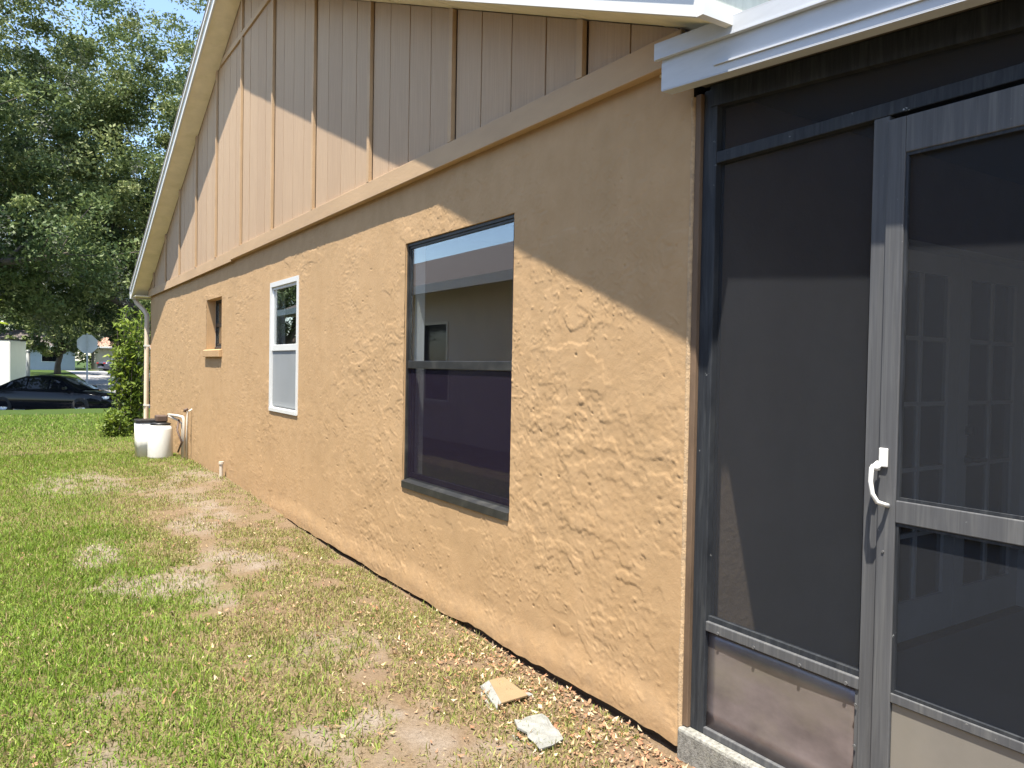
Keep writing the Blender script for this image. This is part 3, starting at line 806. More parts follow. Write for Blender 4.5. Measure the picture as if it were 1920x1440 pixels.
MB().lathe((-.30, 12.45, g0+.4955), [(.14, 0), (.145, .02), (.10, .035), (.06, .04)]).build('collar', 'plastic_black', t, True)
MB().box(-.37, -.21, 12.37, 12.55, g0+.537, g0+.64).build('valve_head', 'rust', t, bevel=.02)
t = thing('water_pipe', 'white water pipes rising by the wall next to the tanks', 'pipe', (-.10, 11.85, gz(-.1, 11.85)))
g0 = gz(-.1, 11.9)
MB().tube([(-.2, 12.4, g0+.62), (-.12, 12.1, g0+.62), (-.075, 11.95, g0+.61), (-.07, 11.93, g0+.57), (-.07, 11.93, g0-.05)], .021, 10).build('riser', 'pvc', t, True)
MB().tube([(-.2, 12.35, g0+.60), (-.10, 12.15, g0+.55), (-.06, 12.08, g0+.5), (-.06, 12.08, g0-.05)], .018, 10).build('riser', 'pvc', t, True)
MB().tube([(-.07, 11.70, g0-.05), (-.06, 11.70, g0+.70), (.01, 11.70, g0+.74)], .014, 10).build('spigot_pipe', 'pvc', t, True)
MB().tube([(-.055, 11.70, g0+.74), (-.09, 11.70, g0+.73), (-.10, 11.70, g0+.70)], .02, 10).build('spigot', 'rust', t, True)
MB().tube([(-.13, 12.0, g0+.10), (-.10, 11.9, g0+.25), (-.14, 12.02, g0+.42), (-.10, 12.12, g0+.56)], .014, 8).build('hose', 'rust', t, True)
t = thing('cleanout_pipe', 'short white pipe stub at the foot of the wall', 'pipe', (-.06, 9.6, gz(-.06, 9.6)))
g0 = gz(-.06, 9.6)
MB().tube([(-.06, 9.6, g0-.05), (-.06, 9.6, g0+.16), (-.06, 9.6, g0+.161), (-.06, 9.6, g0+.19)], [.022, .022, .030, .030], 12).build('stub', 'pvc', t)

# ================================================================== SCRAPS ON THE GROUND
g0 = gz(-.34, 2.87)
t = thing('tan_board_scrap', 'tan faced board scrap with torn white edge on the leaf litter', 'scrap', (-.34, 2.87, g0))
A = np.array
def plate(name, pts, th, mat, par, wob=.004):
    n = len(pts); top = [(x, y, z+random.uniform(-wob, wob)) for x, y, z in pts]
    return MB().prism([(x, y, z-th) for x, y, z in top], (0, 0, th)).build(name, mat, par, bevel=.002)
plate('board', [(-.418, 2.758, g0+.028), (-.262, 2.783, g0+.018), (-.253, 2.995, g0+.024), (-.345, 2.979, g0+.034)], .009, 'scrap_tan', t, .001)
plate('torn_edge', [(-.452, 2.742, g0+.018), (-.4185, 2.757, g0+.028), (-.3455, 2.979, g0+.034), (-.395, 2.975, g0+.018)], .012, 'drywall_scrap', t, .001)
plate('torn_edge', [(-.492, 2.78, g0+.006), (-.458, 2.765, g0+.010), (-.412, 2.93, g0+.012), (-.425, 2.94, g0+.008)], .006, 'drywall_scrap', t, .001)
plate('torn_edge', [(-.2615, 2.775, g0+.017), (-.228, 2.790, g0+.010), (-.235, 2.815, g0+.012), (-.2615, 2.81, g0+.018)], .005, 'drywall_scrap', t, .001)
g0 = gz(-.42, 2.46)
t = thing('plaster_scrap', 'crumpled pale plaster scrap lowest in the foreground litter', 'scrap', (-.42, 2.46, g0))
outl = [(-.516, 2.335), (-.45, 2.345), (-.382, 2.366), (-.366, 2.42), (-.352, 2.479), (-.338, 2.535), (-.327, 2.586), (-.37, 2.575), (-.401, 2.590), (-.435, 2.578), (-.467, 2.584), (-.488, 2.53), (-.478, 2.472), (-.496, 2.44), (-.488, 2.398)]
n = 9; V = []; Fc = []
cx, cy = -.42, 2.465
rings = 6
for r in range(rings+1):
    k = r/rings
    for i, (x, y) in enumerate(outl):
        X = cx+(x-cx)*k; Y = cy+(y-cy)*k
        V.append((X, Y, g0+.024+.006*(float(vn(X*60, Y*60, 2))-.5)*2+.005*math.sin(X*70+Y*40)*(1-k*.3)-.006*k*k))
no = len(outl)
for r in range(rings):
    for i in range(no): Fc.append((r*no+i, r*no+(i+1) % no, (r+1)*no+(i+1) % no, (r+1)*no+i))
o = obj('crumpled_sheet', V, Fc, 'drywall_scrap', t)
so = o.modifiers.new('thick', 'SOLIDIFY'); so.thickness = .008; so.offset = -1
plate('chip', [(-.545, 2.47, g0+.006), (-.505, 2.42, g0+.006), (-.497, 2.46, g0+.010), (-.52, 2.52, g0+.010)], .008, 'drywall_scrap', t, .002)

# ================================================================== GRASS and LITTER
def scatter(n, x0, x1, y0, y1):
    return RNG.uniform(x0, x1, n), RNG.uniform(y0, y1, n)
def blades(name, x, y, L, W, lean, colr, mat, z=None):
    n = len(x); z = ground_z(x, y)-.006+(fbm(x*9, y*9, 5, 3)-.5)*.022*(np.abs(x+1.7) < 2.4)*(y < 14) if z is None else z
    az = RNG.uniform(0, 2*np.pi, n); ld = RNG.uniform(0, 2*np.pi, n)
    c, s = np.cos(az), np.sin(az)
    P = np.stack([x, y, z], -1)
    side = np.stack([c, s, np.zeros(n)], -1)*W[:, None]*.5
    up = np.stack([np.cos(ld)*np.sin(lean), np.sin(ld)*np.sin(lean), np.cos(lean)], -1)
    l2 = np.minimum(lean*1.9+.15, 1.65)
    up2 = np.stack([np.cos(ld)*np.sin(l2), np.sin(ld)*np.sin(l2), np.cos(l2)], -1)
    M1 = P+up*L[:, None]*.55; T = M1+up2*L[:, None]*.5
    V = np.stack([P-side, P+side, M1+side*.8, M1-side*.8, T], 1).reshape(-1, 3)
    b = np.arange(n)[:, None]*5
    F3 = np.concatenate([b+np.array([0, 1, 2]), b+np.array([0, 2, 3]), b+np.array([3, 2, 4])], 0)
    C = np.repeat(colr, 5, 0)
    o = big_mesh(name, V, F3, mat, None, C); o['kind'] = 'stuff'; return o
def grass_color(x, y, dry):
    n = len(x); r = RNG.random((n, 1)); d = np.clip(dry+RNG.normal(0, .22, n), 0, 1)[:, None]
    g = np.array([.095, .175, .018])*(1-r)+np.array([.23, .32, .045])*r
    yel = np.array([.22, .25, .06])*(1-r)+np.array([.31, .30, .10])*r
    br = np.array([.27, .19, .10])*(1-r)+np.array([.38, .29, .17])*r
    c = g*(1-sstep(.25, .75, d))+yel*sstep(.25, .75, d)
    kb = (RNG.random((n, 1)) < (.11+.44*sstep(.35, 1.0, d)))
    return np.where(kb, br, c)
xs_, ys_ = [], []
for n, x0, x1, y0, y1 in ((200000, -2.9, .0, 1.7, 7.5), (85000, -2.9, .0, 7.5, 13.5), (42000, -3.0, .4, 13.5, 26), (12000, -6, -2.9, 0, 12), (5000, -2.2, -.1, .2, 1.7)):
    a, b = scatter(n, x0, x1, y0, y1); xs_.append(a); ys_.append(b)
gx_ = np.concatenate(xs_); gy_ = np.concatenate(ys_)
bb = bare(gx_, gy_); dd = dryness(gx_, gy_)
tuft = fbm(gx_*4.5, gy_*4.5, 6, 3)
pr = (1-.55*np.clip(bb, 0, 1))*(1-.5*dd*sstep(.62, .38, tuft))*sstep(.28, .5, tuft+.35*(1-dd))
pr *= 1-.75*sstep(-.28, -.05, gx_)*sstep(7.5, 5.0, gy_)*sstep(.66, .5, tuft)
kp = (RNG.random(len(gx_)) < pr) & ~((gx_ > -.02) & (gy_ < 15.7)) & ~((gx_ > -.06) & (gy_ < 2.3))
gx_, gy_, dd, tuft = gx_[kp], gy_[kp], dd[kp], tuft[kp]
far = sstep(8, 22, gy_)
L = RNG.uniform(.016, .046, len(gx_))*(1.0+.5*(1-dd)+.5*far)*(.7+.6*tuft); W = RNG.uniform(.0036, .0072, len(gx_))*(1+1.3*far)
lean = np.abs(RNG.normal(.6, .38, len(gx_)))
flat = (bb[kp] > .35) & (RNG.random(len(gx_)) < .5)          # straw lying on the bare patches
lean[flat] = RNG.uniform(1.2, 1.5, flat.sum()); gcl = grass_color(gx_, gy_, dd*.85)*RNG.uniform(.62, 1.3, (len(gx_), 1))
gcl[flat] = np.array([.30, .235, .15])*RNG.uniform(.6, 1.25, (flat.sum(), 1))
blades('grass', gx_, gy_, L, W, lean, gcl, 'grass')['label'] = 'patchy green and straw coloured lawn grass'
bpy.data.objects['grass']['category'] = 'grass'
# dry leaves and bark bits
n = 9000
lx = -np.abs(RNG.normal(0, .42, n))-.01; ly = RNG.uniform(1.7, 6.6, n)
kp = RNG.random(n) < .75*sstep(4.6, 2.3, ly)*sstep(-.9, -.05, lx)+.05*sstep(6.6, 3, ly)
lx, ly = lx[kp], ly[kp]
ex, ey = scatter(900, -2.6, -.1, 1.8, 8); lx = np.concatenate([lx, ex]); ly = np.concatenate([ly, ey])
kp = ~((lx > -.05) & (ly < 2.25)); lx, ly = lx[kp], ly[kp]
n = len(lx); lz = ground_z(lx, ly)+.004+RNG.uniform(0, .018, n)
az = RNG.uniform(0, 6.283, n); S = RNG.uniform(.006, .017, n); asp = RNG.uniform(.3, .55, n)
d1 = np.stack([np.cos(az), np.sin(az), RNG.normal(0, .35, n)], -1); d2 = np.stack([-np.sin(az), np.cos(az), RNG.normal(0, .35, n)], -1)
P = np.stack([lx, ly, lz], -1); s1 = S[:, None]; s2 = (S*asp)[:, None]; cu = np.stack([np.zeros(n), np.zeros(n), S*RNG.uniform(.1, .7, n)], -1)
V = np.stack([P-d1*s1+cu, P-d1*s1*.2-d2*s2, P+d1*s1+cu, P+d1*s1*.1+d2*s2], 1).reshape(-1, 3)
b = np.arange(n)[:, None]*4
F3 = np.concatenate([b+np.array([0, 1, 3]), b+np.array([1, 2, 3])], 0)
r = RNG.random((n, 1)); pal = np.array([[.34, .20, .11], [.44, .31, .18], [.24, .14, .085], [.50, .40, .27], [.18, .13, .09], [.38, .18, .10]])
C = pal[RNG.integers(0, len(pal), n)]*(.75+.5*r)
lit = big_mesh('leaf_litter', V, F3, 'litter', None, np.repeat(C, 4, 0)); lit['kind'] = 'stuff'
tag(lit, 'dry orange brown leaves littering the foot of the wall', 'leaves')

# ================================================================== TREES and SHRUBS
def leaf_cloud(name, cen, n, sig, size, pal, mat, parent, asp=.5, flat=.6, rng=RNG):
    """n leaves spread around each centre"""
    cen = np.asarray(cen); m_ = len(cen)
    idx = np.repeat(np.arange(m_), n); N = len(idx)
    d = rng.normal(0, 1, (N, 3)); d /= np.linalg.norm(d, axis=1)[:, None]
    rad = rng.random(N)**.45
    P = cen[idx]+d*rad[:, None]*np.asarray(sig)[idx][:, None]*np.array([1, 1, flat])
    nn = rng.normal(0, 1, (N, 3))+np.array([0, 0, .9]); nn /= np.linalg.norm(nn, axis=1)[:, None]
    a = np.cross(nn, rng.normal(0, 1, (N, 3))); a /= np.linalg.norm(a, axis=1)[:, None]; b = np.cross(nn, a)
    S = size*rng.uniform(.6, 1.35, N)[:, None]
    V = np.stack([P-a*S, P-b*S*asp, P+a*S, P+b*S*asp], 1).reshape(-1, 3)
    q = np.arange(N)[:, None]*4+np.arange(4)
    pal = np.asarray(pal); tone = rng.random(m_)
    t = np.clip(tone[idx]*.6+rng.random(N)*.4, 0, .999)*(len(pal)-1); i0 = t.astype(int); f = (t-i0)[:, None]
    C = pal[i0]*(1-f)+pal[i0+1]*f
    o = big_mesh(name, V, q, mat, parent, np.repeat(C, 4, 0)); o['kind'] = 'stuff'; return o
OAK = [(.040, .066, .026), (.070, .105, .036), (.115, .155, .050), (.18, .215, .075), (.26, .28, .13)]
MOSS = [(.13, .14, .12), (.19, .20, .17), (.25, .25, .22)]
def oak(label, loc, height, radius, seed, nclus=330, leaves=150, moss=60, base=.22, group='oaks across the street', lsize=.085, zmin=3.8):
    rng = np.random.default_rng(seed); rr = random.Random(seed)
    t = thing('oak_tree', label, 'tree', loc, 0, group)
    mb = MB(); tips = []
    h1 = height*base
    tr = [(0, 0, -.3), (.1*rr.uniform(-1, 1), .1, h1*.5), (.3*rr.uniform(-1, 1), .2, h1)]
    r0 = height*.028
    mb.tube(tr, [r0*1.35, r0, r0*.9], 10)
    for k in range(8):
        a = 2*math.pi*(k+rr.random()*.7)/8; el = rr.uniform(.25, 1.25)
        L = radius*rr.uniform(.75, 1.0); p = Vector(tr[-1]); d = Vector((math.cos(a)*math.cos(el), math.sin(a)*math.cos(el), math.sin(el)))
        pts = [p]; rs = [r0*.55]
        for s in range(6):
            d = (d+Vector((rr.uniform(-.35, .35), rr.uniform(-.35, .35), rr.uniform(-.15, .25)))).normalized()
            p = p+d*L/5; pts.append(p); rs.append(r0*.55*(1-.14*(s+1)))
            if s >= 2:
                for _ in range(2):
                    d2 = (d+Vector((rr.uniform(-1, 1), rr.uniform(-1, 1), rr.uniform(-.5, .8)))).normalized()
                    q2 = p+d2*radius*rr.uniform(.2, .42); mid = (p+q2)/2+Vector((0, 0, rr.uniform(-.2, .4)))
                    mb.tube([p, mid, q2], [rs[-1]*.5, rs[-1]*.3, .02], 5, False); tips.append(q2); tips.append(mid)
            tips.append(p)
        mb.tube(pts, rs, 7, False)
    mb.build('trunk', 'bark', t, True, world=False)
    zc = height*.60
    cen = [list(p) for p in tips]
    while len(cen) < nclus:
        v = rng.normal(0, 1, 3); v /= np.linalg.norm(v); rad = rng.uniform(.45, 1.0)
        p = np.array([v[0]*radius, v[1]*radius, zc+v[2]*height*.42])*1.0
        p[:2] *= rad; p[2] = zc+(p[2]-zc)*rad
        if rng.random() < .22:                      # low boughs drooping at the rim
            p = np.array([v[0]*radius*rng.uniform(.6, 1.05), v[1]*radius*rng.uniform(.6, 1.05), rng.uniform(zmin+.1, max(height*.36, zmin+1))])
        if fbm(p[0]*.33+seed, p[1]*.33+p[2]*.41, seed, 2) < .44: continue
        if p[2] < zmin: continue
        cen.append(list(p))
    cen = np.array(cen); sig = rng.uniform(.45, 1.15, len(cen))*radius/7
    leaf_cloud('crown', cen, leaves, sig, lsize, OAK, 'leaf', t, .5, .6, rng)
    if moss:                                        # grey moss hanging in ragged tufts
        mc = cen[rng.integers(0, len(cen), moss)]+rng.normal(0, .5, (moss, 3))-np.array([0, 0, .4])
        leaf_cloud('hanging_moss', mc, 110, rng.uniform(.25, .6, moss), .055, MOSS, 'moss', t, .22, 1.7, rng)
    return t
oak('large oak with bright green crown rising above the black car', (3.9, 39.5, -.6), 17, 7.2, 3, 700, 225, 50)
oak('mossy grey green oak at the left edge of the picture', (-5.8, 35.6, -.6), 20, 7.0, 8, 700, 225, 190)
oak('tall oak half hidden behind the far roof slope', (11.0, 46, -.5), 25, 8, 14, 380, 130, 40, lsize=.1)
oak('tall mossy oak rising behind the other street oaks', (7.5, 56, .0), 27, 10, 23, 600, 130, 120, .2, lsize=.13, zmin=2.5)
oak('mossy oak standing behind the white trailer', (-5.5, 56, .0), 24, 9, 29, 520, 130, 140, .2, lsize=.13, zmin=2.5)
oak('oak at the end of the neighbouring yard, seen in the window glass', (-10.5, 43, -.5), 13, 6.0, 31, 280, 100, 40)
oak('distant oak beyond the tan roofed house', (13, 106, .3), 16, 10, 41, 260, 70, 0, lsize=.28, zmin=1)
oak('distant oak behind the pale blue house', (3, 112, .3), 16, 12, 43, 280, 70, 0, lsize=.28, zmin=1)
oak('distant oak far behind the trailer', (-11, 100, .3), 17, 11, 47, 260, 70, 0, lsize=.28, zmin=1)
oak('small dark oak in front of the pale blue house', (1.2, 74, .2), 8, 4.2, 53, 240, 90, 30, .2, lsize=.15, zmin=1.9)
oak('small dark oak at the corner of the side street', (5.2, 70, .2), 10, 3.6, 59, 200, 90, 30, .2, lsize=.15, zmin=2.9)

def shrub(name, label, loc, h, r, n, lsize, pal, cat='shrub', seed=1, asp=.32, per=16):
    rng = np.random.default_rng(seed); rr = random.Random(seed)
    t = thing(name, label, cat, loc)
    mb = MB(); cen = []
    for k in range(n):
        a = rr.uniform(0, 6.28); q = rr.random()**.6*r; hh = h*rr.uniform(.45, 1)
        p0 = Vector((math.cos(a)*q*.5, math.sin(a)*q*.5, -.05)); p1 = Vector((math.cos(a)*q*1.1, math.sin(a)*q*1.1, hh))
        pm = (p0+p1)/2+Vector((rr.uniform(-.06, .06), rr.uniform(-.06, .06), 0))
        mb.tube([p0, pm, p1], [.012, .009, .004], 5, False)
        for s in range(9):
            f = .12+.88*s/8; c = p0.lerp(p1, f); cen.append((c.x+rr.uniform(-.07, .07), c.y+rr.uniform(-.07, .07), c.z))
    mb.build('stems', 'bark', t, world=False)
    leaf_cloud('foliage', np.array(cen), per, np.full(len(cen), .16), lsize, pal, 'shrub_leaf', t, asp, .9, rng)
    return t
YG = [(.05, .085, .012), (.10, .15, .02), (.20, .27, .035), (.32, .38, .06)]
shrub('climbing_shrub', 'tall yellow green leafy shrub beside the far downspout', (-.12, 17.35, gz(-.12, 17.35)), 2.55, .32, 32, .062, YG, seed=4)
shrub('low_shrub', 'low pale leafy bush at the foot of the tall shrub', (-.42, 16.7, gz(-.42, 16.7)), .50, .20, 12, .045, YG, seed=6)
# sapling whose leaves reach into the left edge of the frame
t = thing('sapling', 'bright yellow green leafy sapling tip at the left edge', 'sapling', (-2.55, 13.2, gz(-2.55, 13.2)))
MB().tube([(0, 0, -.05), (.02, .02, .9), (-.03, .05, 1.7), (.12, .04, 2.25)], [.02, .016, .012, .006], 7).tube([(-.03, .05, 1.6), (.1, .06, 1.85), (.22, .03, 1.98)], [.008, .006, .003], 6).build('stem', 'bark', t, True, world=False)
mb_v, mb_f = [], []
def sprig(p, d, L, w):
    p = Vector(p); d = Vector(d).normalized(); s = d.cross(Vector((.3, -.9, .4))).normalized(); nrm = s.cross(d); b0 = len(mb_v)
    for f, ww, dr in ((0, .12, 0), (.3, .9, .02), (.6, .75, 0), (1, .02, -.08)):
        c = p+d*L*f+nrm*dr*L; mb_v.append(c-s*w*ww); mb_v.append(c+nrm*.004); mb_v.append(c+s*w*ww)
    for j in range(3):
        for i in range(2): mb_f.append((b0+3*j+i, b0+3*j+i+1, b0+3*j+3+i+1, b0+3*j+3+i))
rs = random.Random(3)
for k in range(15):
    f = k/14; base = Vector((.12, .04, 2.25)).lerp(Vector((0, .05, 1.75)), f); a = k*2.4
    sprig(base, (math.cos(a), math.sin(a)*.6, .55-rs.random()*.8), rs.uniform(.12, .2), .022)
for k in range(8):
    a = k*1.9; sprig(Vector((.22, .03, 1.98)).lerp(Vector((.05, .06, 1.8)), k/8), (math.cos(a), math.sin(a)*.6, .2-rs.random()*.6), rs.uniform(.1, .16), .02)
c = np.tile(np.array([[.30, .40, .03]]), (len(mb_v), 1))*RNG.uniform(.7, 1.1, (len(mb_v), 1))
big_mesh('foliage', np.array([tuple(v) for v in mb_v]), np.array(mb_f), 'shrub_leaf', t, c)

# ================================================================== VEHICLES
def car(label, loc, rotz, paint, group=None, L=4.75, Wd=1.80, Ht=1.43):
    t = thing('parked_car', label, 'car', loc, rotz, group)
    # stations along x (rear -L/2 .. front L/2): x, half width, shoulder height, deck height
    st = [(-2.36, .62, .70, .78), (-2.30, .78, .80, .93), (-2.05, .85, .88, 1.00), (-1.55, .885, .91, 1.01), (-.9, .90, .91, .98), (0, .90, .90, .95), (.75, .90, .885, .94), (1.05, .895, .87, .94), (1.55, .875, .83, .90), (2.0, .83, .76, .82), (2.25, .72, .66, .72), (2.36, .55, .55, .60)]
    V = []; Fc = []; m_ = 12
    for x, w, s, d in st:
        bt = .19 if abs(x) < 2.2 else .30
        half = [(w*.90, bt), (w*.985, bt+.14), (w, .50 if s > .55 else s*.8), (w*.985, s-.05), (w*.93, s), (w*.5, d-.01)]
        for y, z in half: V.append((x, y, z))
        for y, z in half[::-1]: V.append((x, -y, z))
    for i in range(len(st)-1):
        for k in range(m_): Fc.append((i*m_+k, i*m_+(k+1) % m_, (i+1)*m_+(k+1) % m_, (i+1)*m_+k))
    Fc.append(tuple(range(m_))); Fc.append(tuple((len(st)-1)*m_+k for k in range(m_))[::-1])
    b = MB().poly(V, Fc).build('body', paint, t, True, world=False)
    # greenhouse: roof shell and glass
    rf = [(-1.75, .70, 1.00), (-1.25, .66, 1.24), (-.75, .63, Ht-.03), (-.2, .62, Ht), (.25, .62, Ht-.03), (.55, .63, 1.31), (1.05, .68, 1.06), (1.30, .70, .93)]
    V = []; Fc = []
    for x, w, z in rf:
        zb_ = .86
        V += [(x, .84, zb_), (x, w+.02, z-.06 if z-.06 > zb_ else zb_+.02), (x, w*.85, z), (x, 0, z+.012), (x, -w*.85, z), (x, -w-.02, z-.06 if z-.06 > zb_ else zb_+.02), (x, -.84, zb_)]
    for i in range(len(rf)-1):
        for k in range(6): Fc.append((i*7+k, i*7+k+1, (i+1)*7+k+1, (i+1)*7+k))
    MB().poly(V, Fc).build('cabin', paint, t, True, world=False)
    def side_z(x):
        for (a, w0, z0), (b_, w1, z1) in zip(rf[:-1], rf[1:]):
            if a <= x <= b_:
                f = (x-a)/(b_-a); return z0+(z1-z0)*f-.075, w0+(w1-w0)*f+.02
        return 0, 0
    for sg in (-1, 1):
        for x0, x1 in ((-1.35, -.62), (-.56, .18), (.24, .98)):
            pts = []
            for f in np.linspace(0, 1, 7):
                x = x0+(x1-x0)*f; pts.append((x, .95))
            top = []
            for f in np.linspace(1, 0, 7):
                x = x0+(x1-x0)*f; z, _ = side_z(x); top.append((x, max(z, .97)))
            V = [];
            for x, z in pts+top:
                _, w = side_z(x); zt = side_z(x)[0]
                yy = .84+(w-.84)*max(0, min(1, (z-.86)/max(zt+.015-.86, .05)))+.006
                V.append((x, sg*yy, z))
            n_ = len(V); MB().poly(V, [tuple(range(n_)) if sg > 0 else tuple(range(n_))[::-1]]).build('side_window', 'car_glass', t, world=False)
        # mirror
        MB().box(.86, .98, sg*.92 if sg > 0 else -1.08, 1.08 if sg > 0 else -.92, .93, 1.05).build('mirror', paint, t, bevel=.02, world=False)
        MB().box(2.12, 2.29, .50 if sg > 0 else -.74, .74 if sg > 0 else -.50, .60, .70).build('headlight', 'headlight', t, bevel=.02, world=False)
        MB().box(-2.375, -2.25, .45 if sg > 0 else -.77, .77 if sg > 0 else -.45, .74, .86).build('taillight', 'taillight', t, bevel=.02, world=False)
        for x in (-1.40, 1.42):
            w = bpy.data.objects.new('wheel', None); COL.objects.link(w); w.parent = t; w.location = (x, sg*.80, .325)
            prof = [(.20, -.10), (.30, -.10), (.325, -.07), (.325, .07), (.30, .10), (.20, .10)]
            def ring(pr, nm, mt):
                V = []; Fc = []; n_ = 24
                for r, y in pr:
                    for k in range(n_): V.append((r*math.cos(2*math.pi*k/n_), y, r*math.sin(2*math.pi*k/n_)))
                for i in range(len(pr)-1):
                    for k in range(n_): Fc.append((i*n_+k, i*n_+(k+1) % n_, (i+1)*n_+(k+1) % n_, (i+1)*n_+k))
                MB().poly(V, Fc).build(nm, mt, w, True, world=False)
            ring(prof, 'tyre', 'tyre'); ring([(.205, .08), (.19, .03), (.05, .05), (.001, .055)], 'rim', 'rim'); ring([(.205, -.08), (.19, -.03), (.05, -.05), (.001, -.055)], 'rim', 'rim')
    MB().tube([(-2.37, 0, .35), (-2.372, 0, .36)], .01, 6).build('tow_cover', paint, t, world=False)
    return t
vdir = math.atan2(32.13-34.55, 1.25+2.46)
car('black sedan parked across the far end of the lawn', (-.72, 33.55, -.60), vdir, 'paint_black')
car('small dark car parked far off under the tan roofed house', (7.6, 86.8, gz(7.6, 86.8)+.02), .4, 'paint_grey', None)
# white enclosed trailer behind the car
t = thing('box_trailer', 'white enclosed trailer behind the black sedan at the left edge', 'trailer', (-4.05, 49.3, gz(-4, 49.3)), -.35)
MB().box(-2.6, 2.45, -1.05, 1.05, .55, 2.95).build('trailer_box', 'paint_white', t, bevel=.05, world=False)
MB().box(-2.62, 2.47, -1.07, 1.07, 2.955, 3.0).build('roof_trim', 'tyre', t, world=False)
MB().box(-2.6, 2.45, -1.06, 1.06, .45, .545).build('chassis', 'tyre', t, world=False)
for x in (-.45, .45):
    for y in (-1.0, 1.0):
        o = MB().lathe((0, 0, 0), [(.2, -.1), (.34, -.1), (.36, -.06), (.36, .06), (.34, .1), (.2, .1)], 20).build('wheel', 'tyre', t, True, world=False); o.location = (x, y, .36); o.rotation_euler = (math.pi/2, 0, 0)

# ================================================================== STREET FURNITURE
t = thing('stop_sign', 'octagonal stop sign on a thin post seen from behind', 'sign', (.46, 35.4, -.62), math.radians(-12))
MB().box(-.03, .03, -.02, .02, -.3, 3.12).build('post', 'sign_post', t, world=False)
R8 = .40
oc = [(R8*math.cos(math.pi/8+k*math.pi/4), .024, 2.70+R8*math.sin(math.pi/8+k*math.pi/4)) for k in range(8)]
MB().prism(oc, (0, .004, 0)).build('sign_plate', 'sign_back', t, world=False)
oc2 = [(x*.98, .0285, 2.70+(z-2.70)*.98) for x, y, z in oc]
MB().prism(oc2, (0, .001, 0)).build('sign_face', 'sign_red', t, world=False)
t = thing('utility_post', 'thin pale post standing behind the black sedan', 'post', (-1.42, 43.2, -.58))
MB().tube([(0, 0, -.2), (0, 0, 2.3), (.01, 0, 2.35)], [.09, .09, .05], 10).build('shaft', 'sign_post', t, True, world=False)
MB().lathe((0, 0, 2.351), [(.10, 0), (.11, .03), (.02, .10)], 10).build('cap', 'sign_post', t, True, world=False)

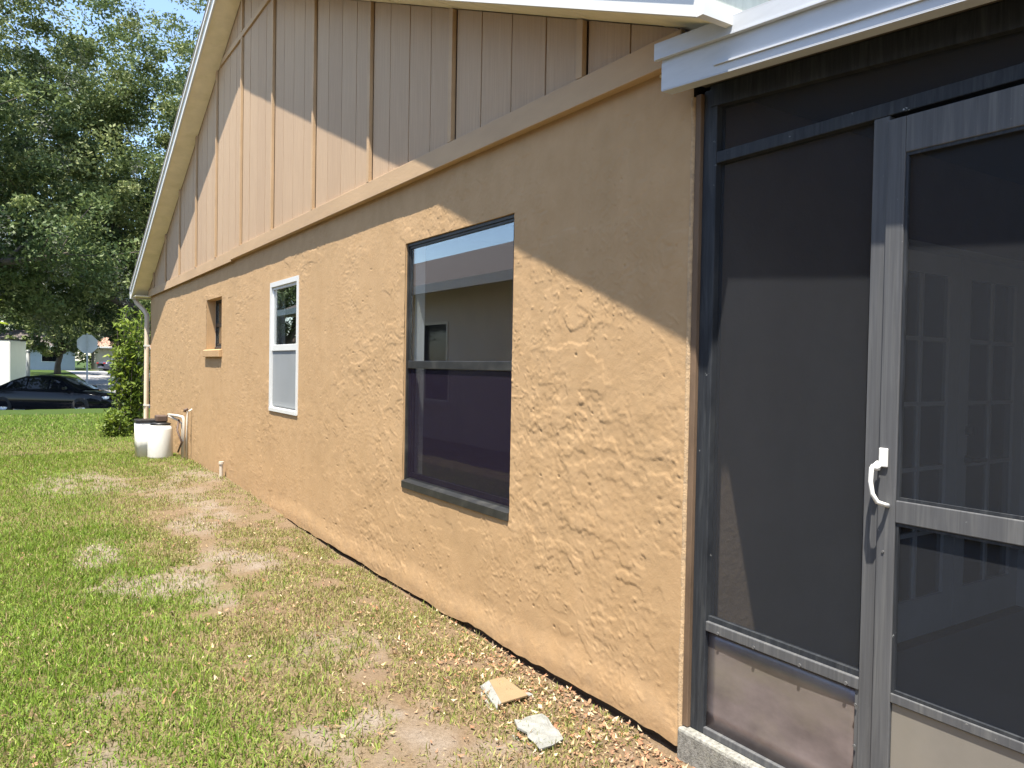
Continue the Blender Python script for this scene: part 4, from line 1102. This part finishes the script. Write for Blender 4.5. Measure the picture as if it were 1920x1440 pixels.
# ================================================================== NEIGHBOUR HOUSES
def simple_house(label, loc, sx, sy, wall, roof, rh=1.7, wh=2.7, ov=.6, ridge='y', wins=(), rot=0, hip=0, fmat='fascia'):
    t = thing('neighbour_house', label, 'house', loc, rot)
    MB().box(-sx/2, sx/2, -sy/2, sy/2, -.3, wh).build('wall', wall, t, world=False)
    X, Y = sx/2+ov, sy/2+ov
    z0 = wh+.02
    if ridge == 'y':
        P = [(-X, -Y, z0), (X, -Y, z0), (X, Y, z0), (-X, Y, z0), (0, -Y+hip, z0+rh), (0, Y-hip, z0+rh)]
        f = [(0, 1, 4), (1, 2, 5, 4), (2, 3, 5), (3, 0, 4, 5), (3, 2, 1, 0)]
    else:
        P = [(-X, -Y, z0), (X, -Y, z0), (X, Y, z0), (-X, Y, z0), (-X+hip, 0, z0+rh), (X-hip, 0, z0+rh)]
        f = [(0, 1, 5, 4), (1, 2, 5), (2, 3, 4, 5), (3, 0, 4), (3, 2, 1, 0)]
    MB().poly(P, f).build('roof', roof, t, world=False)
    mb = MB(); e = .03
    for (x0, x1, y0, y1) in ((X+.001, X+e, -Y, Y), (-X-e, -X-.001, -Y, Y), (-X, X, Y+.001, Y+e), (-X, X, -Y-e, -Y-.001)): mb.box(x0, x1, y0, y1, z0-.14, z0+.02)
    mb.build('fascia', fmat, t, world=False)
    for side, c, w, z0_, z1_ in wins:
        if side in ('+x', '-x'):
            s = 1 if side == '+x' else -1; x = s*sx/2
            a, b = sorted((x+s*.001, x+s*.03)); a2, b2 = sorted((x+s*.012, x+s*.02))
            w_ = bpy.data.objects.new('window', None); COL.objects.link(w_); w_.parent = t
            mb = MB(); mb.box(a, b, c-w/2-.05, c-w/2, z0_-.05, z1_+.05); mb.box(a, b, c+w/2, c+w/2+.05, z0_-.05, z1_+.05); mb.box(a, b, c-w/2+.0005, c+w/2-.0005, z1_, z1_+.05); mb.box(a, b, c-w/2+.0005, c+w/2-.0005, z0_-.05, z0_); mb.box(a, b, c-w/2+.0005, c+w/2-.0005, (z0_+z1_)/2-.02, (z0_+z1_)/2+.02)
            mb.build('frame', 'fascia', w_, world=False)
            MB().box(a2, b2, c-w/2+.001, c+w/2-.001, z0_+.001, z1_-.001).build('pane', 'car_glass', w_, world=False)
            a3, b3 = sorted((x+s*.031, x+s*.09)); MB().box(a, b3, c-w/2-.1, c+w/2+.1, z0_-.13, z0_-.051).build('sill', wall, w_, world=False) if s > 0 else None
        else:
            s = 1 if side == '+y' else -1; y = s*sy/2
            a, b = sorted((y+s*.001, y+s*.03)); a2, b2 = sorted((y+s*.012, y+s*.02))
            w_ = bpy.data.objects.new('window', None); COL.objects.link(w_); w_.parent = t
            mb = MB(); mb.box(c-w/2-.05, c-w/2, a, b, z0_-.05, z1_+.05); mb.box(c+w/2, c+w/2+.05, a, b, z0_-.05, z1_+.05); mb.box(c-w/2+.0005, c+w/2-.0005, a, b, z1_, z1_+.05); mb.box(c-w/2+.0005, c+w/2-.0005, a, b, z0_-.05, z0_)
            mb.build('frame', 'fascia', w_, world=False)
            MB().box(c-w/2+.001, c+w/2-.001, a2, b2, z0_+.001, z1_-.001).build('pane', 'car_glass', w_, world=False)
    return t
nh = simple_house('beige neighbour house mirrored in the bronze window', (-8.1, 9.0, 0), 6.6, 25, 'nb_wall', 'nb_roof', 1.62, 2.90, .6, 'y',
                  [('+x', 4.55, .95, .78, 2.25), ('+x', -1.5, 1.3, .78, 2.25), ('+x', 9.0, .9, .78, 2.25)])
simple_house('tan tile roofed house far down the side street', (12.6, 94, .3), 14, 9, 'nb_wall3', 'nb_roof2', 2.0, 2.5, .6, 'x', [('-y', -4.2, 1.5, .9, 2.1), ('-y', 1.0, 1.5, .9, 2.1), ('-x', 0, 1.2, .9, 2.1)], 0, 3)
simple_house('pale blue house far behind the stop sign', (-.8, 98, .3), 9, 9, 'nb_wall2', 'nb_roof', 1.7, 2.5, .6, 'x', [('-y', -2.2, 1.4, .9, 2.1), ('-y', 2.2, 1.4, .9, 2.1)], 0, 2)
